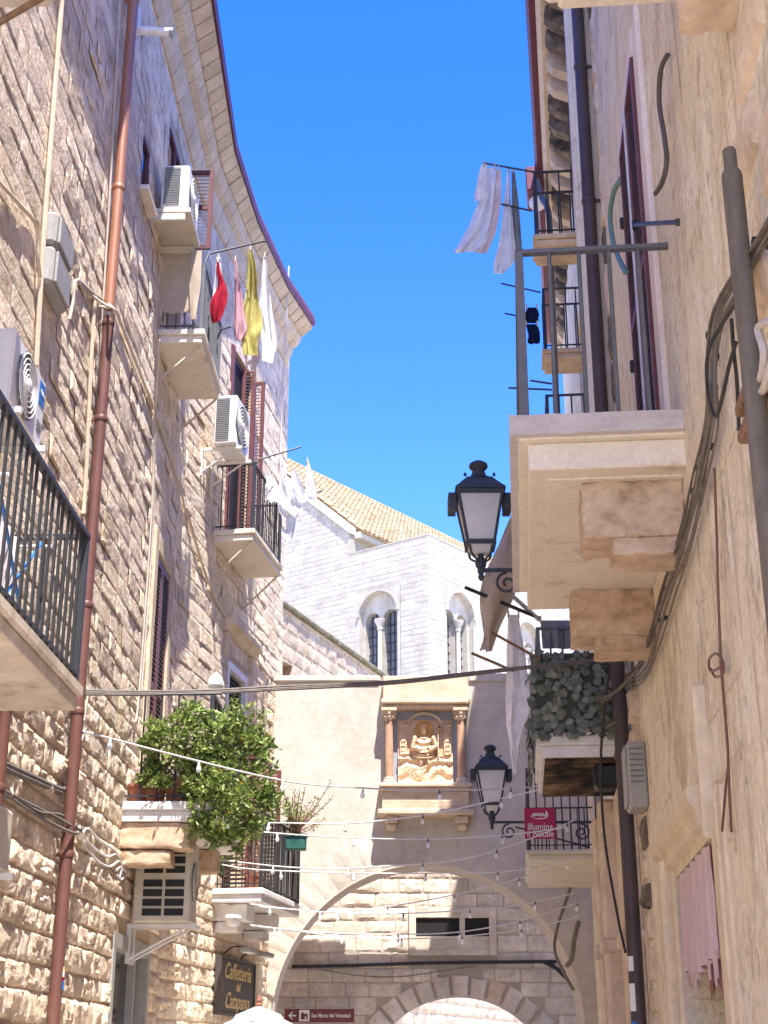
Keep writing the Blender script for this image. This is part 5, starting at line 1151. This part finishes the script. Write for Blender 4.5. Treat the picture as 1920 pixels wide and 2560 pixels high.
cloth('navy garment lower of two on the small right balcony', 'cnavy', 15.35, [(1136, 1160, 700), (1140, 1166, 718), (1140, 1168, 738), (1146, 1160, 742)], 'navy clothes', .03, 1.5, 7)
# washing off the leafy balcony
rod('grey rod sloping out from the leafy balcony corner below the lantern', [atY(1165, 1335, 13.0), atY(1005, 1269, 12.6)], .018)
rod('brown rod in the middle between lantern and leafy balcony', [atY(1166, 1424, 13.0), atY(1060, 1365, 12.8)], .014, 'rust')
rod('brown rod lowest beside the long white cloth', [atY(1108, 1449, 13.0), atY(1019, 1411, 12.8)], .014, 'rust')
rod('pale arm of the taupe awning by the lantern', [atY(1050, 1236, 12.7), atY(1166, 1340, 13.0)], .02, 'boxgrey')
cloth('taupe awning cloth hanging behind the upper lantern', 'ctan', 12.7, [(1110, 1122, 1100), (1088, 1122, 1150), (1064, 1122, 1205), (1042, 1120, 1255), (1036, 1104, 1305), (1044, 1082, 1355), (1050, 1062, 1408)], None, .05, 1.4, 1, 'awning', 'awning_cloth', .15)
cloth('long white cloth hanging between the niche and the leafy balcony', 'cwhite', 13.1, [(1098, 1120, 1328), (1096, 1128, 1380), (1094, 1138, 1450), (1092, 1146, 1515), (1094, 1138, 1560), (1099, 1127, 1600), (1104, 1121, 1640), (1108, 1116, 1673)], None, .05, 1.8, 2)
cloth('tiny white pennant under the taupe awning', 'ctan', 12.75, [(1047, 1050, 1366), (1042, 1051, 1388), (1036, 1050, 1404)], None, .01, 1, 3)
cloth('grey white sheet stuffed behind the leafy balcony rail', 'cgrey', 13.15, [(1168, 1250, 1340), (1170, 1252, 1370), (1172, 1250, 1402)], None, .04, 3, 4)
# leaf screen
LS = thing('leaf_screen', 'screen of faded artificial leaves round the charred balcony', 'screen', RW, (8.4, -.85, 4.4))
part(MB().box(9.325, 9.34, -.9, -.03, 4.44, 5.2).box(7.35, 9.32, -.895, -.88, 4.44, 5.2), 'backing', M_['fleaf2'], LS)
lv = []
for k in range(4):
    rnd = random.Random(400 + k); j = lambda a: rnd.uniform(-a, a)
    vs = [(0, 0, 0), (.5 + j(.06), -.10 + j(.05), -.35 + j(.1)), (.36 + j(.05), -.18 + j(.1), -.85), (0 + j(.1), -.1 + j(.1), -1.05), (-.36 + j(.05), -.18 + j(.1), -.85), (-.5 + j(.06), -.10 + j(.05), -.35 + j(.1)), (0, -.26 + j(.08), -.5)]
    me = MB().add(vs, [(0, 1, 6), (1, 2, 6), (2, 3, 6), (3, 4, 6), (4, 5, 6), (5, 0, 6)]).mesh('leaf', True); me.materials.append(M_['fleaf']); lv.append(me)
rnd = random.Random(77)
for k in range(298):
    s = rnd.uniform(.065, .095)
    if k < 232:                                # near side, facing the camera
        M = Matrix.Translation((9.345 + rnd.uniform(0, .03), rnd.uniform(-.9, -.04), rnd.uniform(4.42, 5.24))) @ Matrix.Rotation(PI / 2, 4, 'Z')
    else:
        M = Matrix.Translation((rnd.uniform(7.4, 9.35), -.905 - rnd.uniform(0, .03), rnd.uniform(4.2, 5.24)))
    M = M @ Matrix.Rotation(rnd.gauss(0, .6), 4, 'Y') @ Matrix.Rotation(rnd.uniform(-.45, .1), 4, 'X') @ Matrix.Rotation(rnd.gauss(0, .25), 4, 'Z') @ Matrix.Scale(s, 4)
    inst(rnd.choice(lv), 'leaf', LS, RW, M)

# ------------------------------------------------------------------ lanterns
def lantern(label, c, wallx, arm_scroll=True):
    """c: world point at the foot of the lantern body; arm goes to the wall on the right"""
    x, y, z = c; o = thing('street_lantern', label, 'lantern', W0, (x, y, z - .12), 'wall lanterns')
    sq = lambda a, b, zz: [(x - a, y - b, zz), (x + a, y - b, zz), (x + a, y + b, zz), (x - a, y + b, zz)]
    def frus(mb, a0, z0, a1, z1): mb.add(sq(a0, a0, z0) + sq(a1, a1, z1), [(0, 1, 5, 4), (1, 2, 6, 5), (2, 3, 7, 6), (3, 0, 4, 7), (3, 2, 1, 0), (4, 5, 6, 7)]); return mb
    z0, z1 = z + .10, z + .52; a0, a1 = .115, .188
    gl = frus(MB(), a0 - .006, z0 + .005, a1 - .006, z1 - .005); part(gl, 'glass', M_['lampglass'], o)
    for sx in (-1, 1):
        for sy in (-1, 1):
            part(MB().tube([(x + sx * a0, y + sy * a0, z0), (x + sx * a1, y + sy * a1, z1)], .013, 6), 'corner_bar', M_['lampmetal'], o)
    mb = MB()
    for zz, a, h in ((z0 - .03, a0, .035), (z1 - .015, a1, .04)):
        mb = MB()
        for s in (-1, 1): mb.box(x - a - .014, x + a + .014, y + s * a - .014, y + s * a + .014, zz, zz + h).box(x + s * a - .014, x + s * a + .014, y - a + .014, y + a - .014, zz + .001, zz + h - .001)
        part(mb, 'frame', M_['lampmetal'], o)
    for s in (-1, 1): part(MB().box(x + s * (a1 + .016), x + s * (a1 + .085), y - .11, y + .11, z1 - .125, z1 + .02, bev=.006), 'side_flap', M_['lampmetal'], o)
    rfm = frus(MB(), a1 + .03, z1 + .026, a1 + .02, z1 + .05); frus(rfm, a1 + .015, z1 + .05, .105, z1 + .17); part(rfm, 'roof', M_['lampmetal'], o)
    part(MB().lathe([(.125, .17), (.11, .185), (.075, .2), (.06, .24), (.05, .265), (.075, .285), (.085, .305), (.075, .33), (.04, .352), (.0, .358)], (x, y, z1), 18), 'finial', M_['lampmetal'], o)
    for sx in (-1, 1):
        for sy in (-1, 1): part(MB().lathe([(.012, 0), (.016, .012), (.004, .035)], (x + sx * .125, y + sy * .125, z1 + .165), 8), 'stud', M_['lampmetal'], o)
    part(frus(MB(), .06, z0 - .09, a0 - .01, z0 - .032), 'base_glass', M_['lampglass'], o)
    for k in range(4):
        a = PI / 4 + k * PI / 2; dx, dy = math.cos(a), math.sin(a)
        part(MB().tube(spline([(x + dx * .135, y + dy * .135, z0 - .02), (x + dx * .12, y + dy * .12, z0 - .10), (x + dx * .05, y + dy * .05, z0 - .15), (x + dx * .02, y + dy * .02, z0 - .2)], 5), .011, 6), 'cradle_arm', M_['lampmetal'], o)
    part(MB().lathe([(.012, -.33), (.028, -.3), (.02, -.27), (.032, -.25), (.03, -.22), (.045, -.2), (.05, -.17), (.03, -.12), (.025, -.09)], (x, y, z0), 12), 'stem', M_['lampmetal'], o)
    za = z0 - .235
    part(MB().box(x, wallx, y - .012, y + .012, za - .016, za + .016), 'arm', M_['lampmetal'], o)
    part(MB().box(wallx - .04, wallx + .05, y - .05, y + .05, za - .35, za + .1, bev=.01), 'wall_plate', M_['lampmetal'], o)
    def scroll(cx, cz, r, turn, sgn):
        return [(cx + sgn * r * (1 - .8 * t) * math.cos(turn * 2 * PI * t + PI / 2), y, cz + r * (1 - .8 * t) * math.sin(turn * 2 * PI * t + PI / 2)) for t in [i / 26 for i in range(27)]]
    part(MB().tube(scroll(x + .22, za - .12, .1, 1.4, 1), .012, 6), 'scroll', M_['lampmetal'], o)
    part(MB().tube(spline([(x + .3, y, za - .06), (x + .42, y, za - .09), (x + .6, y, za - .12), (x + .8, y, za - .2), (wallx - .15, y, za - .32)], 5), .012, 6), 'brace', M_['lampmetal'], o)
    part(MB().tube(scroll(wallx - .25, za - .13, .11, 1.5, -1), .012, 6), 'scroll', M_['lampmetal'], o)
    return o
lantern('upper black wall lantern, nearest, against the sky beside the big balcony', atY(1038, 1190, 11.5) - Vector((0, 0, .04)), 2.17)
L2c = atY(1062, 1750, 18.6) - Vector((0, 0, .02))
lantern('lower black wall lantern in front of the arch wall with the crimson banner', L2c, 2.80)
# banner
o = thing('banner', 'crimson banner with white lettering hanging from the lower lantern arm', 'banner', W0, atY(1167, 1812, 17.48))
p0, p1 = atY(1132, 1745, 17.48), atY(1201, 1812, 17.48)
part(MB().box(p0.x, p1.x, 17.47, 17.48, p1.z, p0.z), 'cloth', M_['banner'], o)
cx, wd, hh = (p0.x + p1.x) / 2, p1.x - p0.x, p0.z - p1.z
text('illumina', .115, M_['white'], o, W0, (cx, 17.466, p1.z + hh * .38), .001, squeeze=.88, weight=.0)
text('il Natale', .115, M_['white'], o, W0, (cx, 17.466, p1.z + hh * .15), .001, squeeze=.84, weight=.0)
text('AMGAS', .055, M_['white'], o, W0, (cx - .01, 17.466, p1.z + hh * .77), .001, .2, weight=.002)
part(MB().tube(spline([(cx - wd * .3, 17.466, p1.z + hh * .72), (cx - wd * .12, 17.466, p1.z + hh * .645), (cx + wd * .15, 17.466, p1.z + hh * .66), (cx + wd * .26, 17.466, p1.z + hh * .75), (cx + wd * .2, 17.466, p1.z + hh * .9)], 5), [.003] * 6 + [.006] * 8 + [.007] * 6 + [.002], 5), 'emblem', M_['white'], o)

# ================================================================== ARCH WALL: shrine
SH = thing('wall_shrine', 'ochre stone shrine with carved saint relief between two red columns on the arch wall', 'shrine', AR, (.64, 0, 4.85))
part(MB().box(-.02, 1.33, -.30, .05, 6.93, 7.30, bev=.015), 'frieze', M_['shrine'], SH)
part(MB().box(-.05, 1.36, -.35, .05, 6.84, 6.928, bev=.02).box(-.01, 1.32, -.28, .05, 6.79, 6.838, bev=.01), 'cornice', M_['shrine'], SH)
part(MB().box(.0, 1.31, -.02, .0, 5.6, 6.79), 'back_panel', M_['bluegrey'], SH)
for cx in (.08, 1.21):
    c = part(MB().lathe([(.062, 5.7), (.066, 6.1), (.064, 6.12), (.068, 6.14), (.064, 6.16), (.06, 6.6)], (cx, -.2, 0), 16), 'column', M_['redmarble'], SH)
    part(MB().lathe([(.1, 5.6), (.1, 5.64), (.08, 5.66), (.085, 5.68), (.065, 5.7)], (cx, -.2, 0), 16), 'base', M_['shrine'], c)
    cap = MB().lathe([(.062, 6.6), (.075, 6.61), (.07, 6.63), (.1, 6.72), (.115, 6.74)], (cx, -.2, 0), 12).box(cx - .12, cx + .12, -.32, -.08, 6.742, 6.788)
    for k in range(8):
        a = 2 * PI * k / 8
        for zz, rr in ((6.645, .085), (6.695, .098)): cap.lathe([(.0, -.03), (.024, -.01), (.026, .015), (.0, .03)], (cx + rr * math.cos(a), -.2 + rr * math.sin(a), zz), 6)
    part(cap, 'capital', M_['shrine'], c)
part(MB().box(-.08, 1.36, -.36, .02, 5.53, 5.598, bev=.015).box(-.05, 1.33, -.32, .02, 5.48, 5.528, bev=.01), 'ledge', M_['shrine'], SH)
ip = part(MB().box(-.03, 1.31, -.27, .02, 5.20, 5.478, bev=.008), 'inscription_panel', M_['shrine'], SH)
mb = MB(); rnd = random.Random(12)
for r_ in range(4):                            # worn, unreadable cut letters
    x = .03
    while x < 1.25:
        w_ = rnd.uniform(.012, .03); h = rnd.uniform(.02, .036); z = 5.235 + r_ * .06
        mb.box(x, x + .006, -.276, -.268, z, z + h)
        if rnd.random() < .6: mb.box(x + .006, x + w_, -.276, -.268, z + h - .006, z + h)
        x += w_ + .014
part(mb, 'worn_inscription', M_['shrineor'], ip)
part(MB().box(-.1, 1.38, -.34, .02, 5.11, 5.198, bev=.02), 'lower_ledge', M_['shrine'], SH)
for cx in (.12, 1.2): part(MB().box(cx - .1, cx + .1, -.26, .02, 5.0, 5.108, bev=.02).box(cx - .08, cx + .08, -.2, .02, 4.9, 4.998, bev=.03), 'bracket', M_['shrine'], SH)
def ell(x, z, cx, cz, rx, rz, h):
    d = ((x - cx) / rx) ** 2 + ((z - cz) / rz) ** 2
    return h * math.sqrt(1 - d) if d < 1 else 0
def relief(x, z):                              # x 0..1, z 0..1 over the carved slab
    q = []
    hx, hz = .48, .845
    d = math.hypot(x - hx, (z - hz) * 1.2)
    q.append(ell(x, z, hx, hz + .012, .075, .072, .125))                    # skull
    if z > hz + .035 and d < .085: q.append(.135)                          # hair band
    q.append(ell(x, z, hx, hz - .035, .062, .06, .13))                      # beard
    for sx in (-1, 1):
        if math.hypot(x - hx - sx * .028, (z - hz - .008) * 1.3) < .013: q = [min(v, .10) for v in q]   # eye sockets
    q.append(ell(x, z, hx, hz - .008, .013, .03, .158))                     # nose
    if abs(x - hx) < .03 and abs(z - hz + .043) < .006: q = [min(v, .112) for v in q]   # mouth
    w_ = .17 + .05 * max(0, .75 - z) / .3
    if .40 < z < .765 and abs(x - hx) < w_:
        sh = min(1, (.765 - z) / .06)
        q.append(sh * .105 * math.sqrt(max(0, 1 - ((x - hx) / w_) ** 2)) + .016 * math.sin(((x - hx) ** 2 + (z - .84) ** 2) * 170))   # torso with curved folds
    for (x0_, z0_, x1_, z1_, r_) in ((.31, .70, .27, .56, .045), (.27, .56, .42, .53, .042), (.65, .70, .69, .58, .045), (.69, .58, .60, .52, .04)):   # arms
        ux_, uz_ = x1_ - x0_, z1_ - z0_; t_ = max(0, min(1, ((x - x0_) * ux_ + (z - z0_) * uz_) / (ux_ * ux_ + uz_ * uz_)))
        dd = math.hypot(x - x0_ - ux_ * t_, z - z0_ - uz_ * t_)
        if dd < r_: q.append(.085 + .06 * math.sqrt(1 - (dd / r_) ** 2))
    if abs(x - .46) < .07 and abs(z - .52) < .045: q.append(.135 + .1 * (x - .46))    # book
    if abs(x - .735) < .014 and .40 < z < .84: q.append(.10)                 # staff
    dc = math.hypot(x - .765, (z - .875) * 1.2)
    if .025 < dc < .05: q.append(.10)                                       # crook
    for cx in (.10, .91):                                                    # side pilasters with capitals
        if abs(x - cx) < .065 and .45 < z < .9: q.append(.055 + (.014 if abs(((z * 14) % 1) - .5) < .3 and abs(x - cx) < .04 else 0))
        if abs(x - cx) < .085 and .88 < z < .92: q.append(.08)
        q.append(ell(x, z, cx, .945, .05, .045, .07))
    q.append(ell(x, z, .12, .47, .09, .05, .09))
    if z < .44:
        n1 = noise.noise(Vector((x * 3, z * 4, .3))); q.append(.03 + .035 * (1 + math.sin(x * 9 - z * 34 + 5 * n1)) * .5 + .03 * abs(noise.noise(Vector((x * 9, z * 9, 3)))))
        q.append(ell(x, z, .42, .36, .05, .1, .10)); q.append(ell(x, z, .56, .35, .05, .1, .10))
    return max(q + [0]) + .006 * noise.noise(Vector((x * 30, z * 30, 1)))
NX, NZ = 110, 132; x0, x1, z0, z1 = .22, 1.08, 5.6, 6.64
rows = [[(x0 + (x1 - x0) * i / NX, -.04 - relief(i / NX, j / NZ), z0 + (z1 - z0) * j / NZ) for i in range(NX + 1)] for j in range(NZ + 1)]
part(MB().grid(rows), 'carved_relief', M_['shrineor'], SH, smooth=False)
part(MB().box(x0 - .002, x1 + .002, -.045, -.021, z0, z1 + .004), 'relief_slab', M_['shrineor'], SH)
mb = MB(); n = 18
for k in range(n):
    a0, a1 = PI * k / n, PI * (k + 1) / n; q = [(.645 + r_ * math.cos(a), yy, 6.5 + r_ * math.sin(a) * .85) for a in (a0, a1) for (r_, yy) in ((.26, -.021), (.26, -.08), (.31, -.08), (.31, -.021))]
    mb.add(q, [(0, 4, 5, 1), (1, 5, 6, 2), (2, 6, 7, 3)])
part(mb, 'shell_arch', M_['shrine'], SH)
part(MB().lathe([(.0, 0), (.125, .0), (.135, .012), (.148, .012), (.148, -.03), (0, -.03)], n=28, M=Matrix.Translation((.22 + .86 * .48, -.085, 5.6 + 1.04 * .845)) @ Matrix.Rotation(PI / 2, 4, 'X')), 'halo', M_['halo'], SH)
# ------------------------------------------------------------------ passage wall fittings
tag(part(MB().tube(spline([BK.at(630, 2088, .08), BK.at(750, 2086, .08), BK.at(900, 2081, .08), BK.at(1000, 2079, .08), BK.at(1100, 2078, .08), BK.at(1205, 2077, .08)], 5), .028, 8), 'conduit', M_['bcable'], None, BK), 'black conduit running straight across the wall behind the arch', 'conduit')
tag(part(MB().tube(spline([BK.at(690, 2094, .06), BK.at(770, 2107, .06), BK.at(860, 2110, .06), BK.at(950, 2098, .06), BK.at(1030, 2086, .06)], 5), .009, 6), 'cable', M_['cable'], None, BK), 'thin sagging cable below the black conduit behind the arch', 'cable')
tag(part(MB().tube(spline([BK.at(1175, 2078, .1), BK.at(1215, 2098, .2), BK.at(1245, 2100, .3), BK.at(1250, 2075, .3)], 5), .03, 7).tube(spline([BK.at(1190, 2080, .1), BK.at(1225, 2115, .2), BK.at(1270, 2150, .3)], 5), .03, 7), 'cable', M_['bcable'], None, BK), 'thick black cable drooping at the right end behind the arch', 'cable')
tag(part(MB().tube(spline([atY(1245, 1880, 20.5), atY(1225, 1940, 20.8), atY(1205, 2000, 21), atY(1198, 2050, 21), atY(1212, 2090, 21), atY(1240, 2140, 21)], 5), .022, 7).tube(spline([atY(1250, 1990, 20.5), atY(1240, 2030, 20.6), atY(1235, 2070, 20.8), atY(1225, 2085, 21)], 5), .035, 7), 'cable', M_['cable'], None, W0), 'dark cable bowing in front of the right foot of the arch', 'cable')
o = thing('direction_sign', 'brown red direction sign with white arrow and lettering behind the arch', 'sign', BK, (-.9, 0, 1.8))
q0, q1 = BK.at(615, 2182, .3), BK.at(765, 2240, .3); q0.z = 2.13 + .2; zt, zb_ = BK.at(765, 2177, .3).z, BK.at(765, 2211, .3).z
part(MB().box(q0.x, q1.x, -.32, -.3, zb_, zt, bev=.004), 'panel', M_['signred'], o)
zc = (zt + zb_) / 2; hgt = zt - zb_
part(MB().box(q0.x + .01, q1.x - .01, -.324, -.3205, zb_ + .008, zb_ + .014).box(q0.x + .01, q1.x - .01, -.324, -.3205, zt - .014, zt - .008), 'border', M_['white'], o)
ax = q0.x + .07
part(MB().prism([(ax - .01, zc), (ax + .05, zc + .055), (ax + .075, zc + .055), (ax + .03, zc + .01), (ax + .12, zc + .01), (ax + .12, zc - .01), (ax + .03, zc - .01), (ax + .075, zc - .055), (ax + .05, zc - .055)], -.325, -.3205), 'arrow', M_['white'], o)
part(MB().box(ax + .17, ax + .34, -.325, -.3205, zc - hgt * .36, zc + hgt * .36), 'icon_plate', M_['white'], o)
part(MB().prism([(ax + .2, zc - .06), (ax + .2, zc + .03), (ax + .225, zc + .06), (ax + .25, zc + .03), (ax + .31, zc + .03), (ax + .31, zc - .06), (ax + .285, zc - .06), (ax + .285, zc - .01), (ax + .265, zc - .01), (ax + .265, zc - .06)], -.329, -.3255), 'church_icon', M_['signred'], o)
text('San Marco dei Veneziani', .088, M_['white'], o, BK, (ax + .37, -.326, zc), .001, align='LEFT', squeeze=.74, weight=.0015)
part(MB().tube([(q0.x + .1, -.3, zc), (q0.x + .1, 0, zc)], .015, 6).tube([(q1.x - .1, -.3, zc), (q1.x - .1, 0, zc)], .015, 6), 'bracket', M_['greyiron'], o)

# ================================================================== OVERHEAD: cables and strings of bulbs
def along(px, YA, YB):
    n = len(px) - 1; us = [p[0] for p in px]
    return [atY(u, v, YA + (YB - YA) * (u - us[0]) / (us[-1] - us[0])) for (u, v) in px]
MAIN = [(150, 1497), (185, 1495), (300, 1497), (450, 1494), (590, 1487), (830, 1474), (1000, 1457), (1150, 1441), (1240, 1432), (1300, 1424)]
mb = MB()
for k in range(4):
    dy = (-3, 0, 2.5, 5)[k]
    pts = along([(u, v + dy * (1 - .6 * (u - 150) / 1150) + random.uniform(-1.2, 1.2)) for u, v in MAIN], 11.95, 13.0); mb.tube(spline(pts, 6), .011, 6)
tag(part(mb, 'cable_bundle', M_['cable'], None, W0), 'bundle of grey cables strung right across the street below the church', 'cable bundle')
rod('thin black pole lying along the overhead cable bundle', [atY(300, 1501, 12.1), atY(478, 1498, 12.2)], .012, 'iron', None, name='pole')
sock = MB().lathe([(.016, -.05), (.018, -.03), (.013, 0), (.008, .012)], n=8).mesh('socket', True); sock.materials.append(M_['wcord'])
sockd = sock.copy(); sockd.materials.clear(); sockd.materials.append(M_['cable'])
glb = MB().lathe([(.002, -.135), (.018, -.128), (.03, -.105), (.03, -.085), (.02, -.06), (.014, -.05)], n=10).mesh('bulb', True); glb.materials.append(M_['bulb'])
def string_light(label, px, YA, YB, step=.75, seed=0, m='wcord'):
    pts = spline(along(px, YA, YB), 8); o = thing('string_light', label, 'string light', W0, pts[0], 'festoon lights across the street')
    part(MB().tube(pts, .0085, 6), 'cord', M_[m], o)
    acc = step * (.3 + .1 * seed % .7)
    for a, b in zip(pts[:-1], pts[1:]):
        L = (b - a).length
        while acc < L:
            p = a.lerp(b, acc / L)
            s = inst(sock if p.x < 0 else sockd, 'socket', o, W0, Matrix.Translation(p) @ Matrix.Rotation(random.uniform(-.15, .15), 4, 'X') @ Matrix.Rotation(random.uniform(-.15, .15), 4, 'Y') @ Matrix.Scale(.78, 4))
            bo = bpy.data.objects.new('bulb', glb); COL.objects.link(bo); bo.parent = s; WM[bo.name] = WM[s.name]
            acc += step
        acc -= L
string_light('topmost string of bulbs, from the red pipe past the shrine foot', [(158, 1575), (230, 1593), (420, 1642), (562, 1676), (666, 1694), (832, 1705), (907, 1708), (1124, 1702), (1237, 1686)], 12.0, 15.6, .95, 1)
string_light('string of bulbs rising from the shrub to the charred balcony', [(500, 1776), (562, 1777), (730, 1779), (830, 1772), (950, 1755), (1070, 1728), (1237, 1689)], 16.6, 15.8, .9, 2)
string_light('nearly level string of bulbs just above the arch crown, meeting the banner', [(500, 1793), (562, 1797), (700, 1807), (905, 1813), (1099, 1803), (1230, 1786)], 17, 17.4, .9, 3)
string_light('string of bulbs touching the arch crown and rising behind the banner', [(480, 1858), (620, 1873), (740, 1876), (845, 1870), (955, 1862), (1045, 1845), (1160, 1806), (1240, 1772)], 17.5, 17.2, .9, 4)
string_light('level string of bulbs just under the arch crown', [(480, 1868), (562, 1879), (770, 1886), (950, 1886), (1107, 1881), (1235, 1858)], 17.8, 18.2, .9, 5)
string_light('string of bulbs rising to the right inside the arch, below the crown', [(562, 1959), (628, 1964), (724, 1970), (887, 1951), (1037, 1920), (1120, 1898), (1245, 1862)], 18.5, 18.4, .85, 6)
string_light('string of bulbs crossing the framed window top behind the arch', [(540, 1953), (628, 1964), (724, 1972), (878, 1973), (1041, 1964), (1111, 1957), (1240, 1930)], 18.6, 18.8, .85, 7)
string_light('string of bulbs crossing the middle of the framed window', [(540, 1998), (662, 2012), (795, 2018), (957, 2016), (1060, 2003), (1120, 1990), (1250, 1950)], 19, 19.2, .8, 8)
string_light('lowest string of bulbs, along the shadow edge behind the arch', [(540, 2000), (662, 2014), (703, 2019), (853, 2028), (991, 2023), (1132, 2007), (1250, 1980)], 19.3, 19.6, .8, 9)
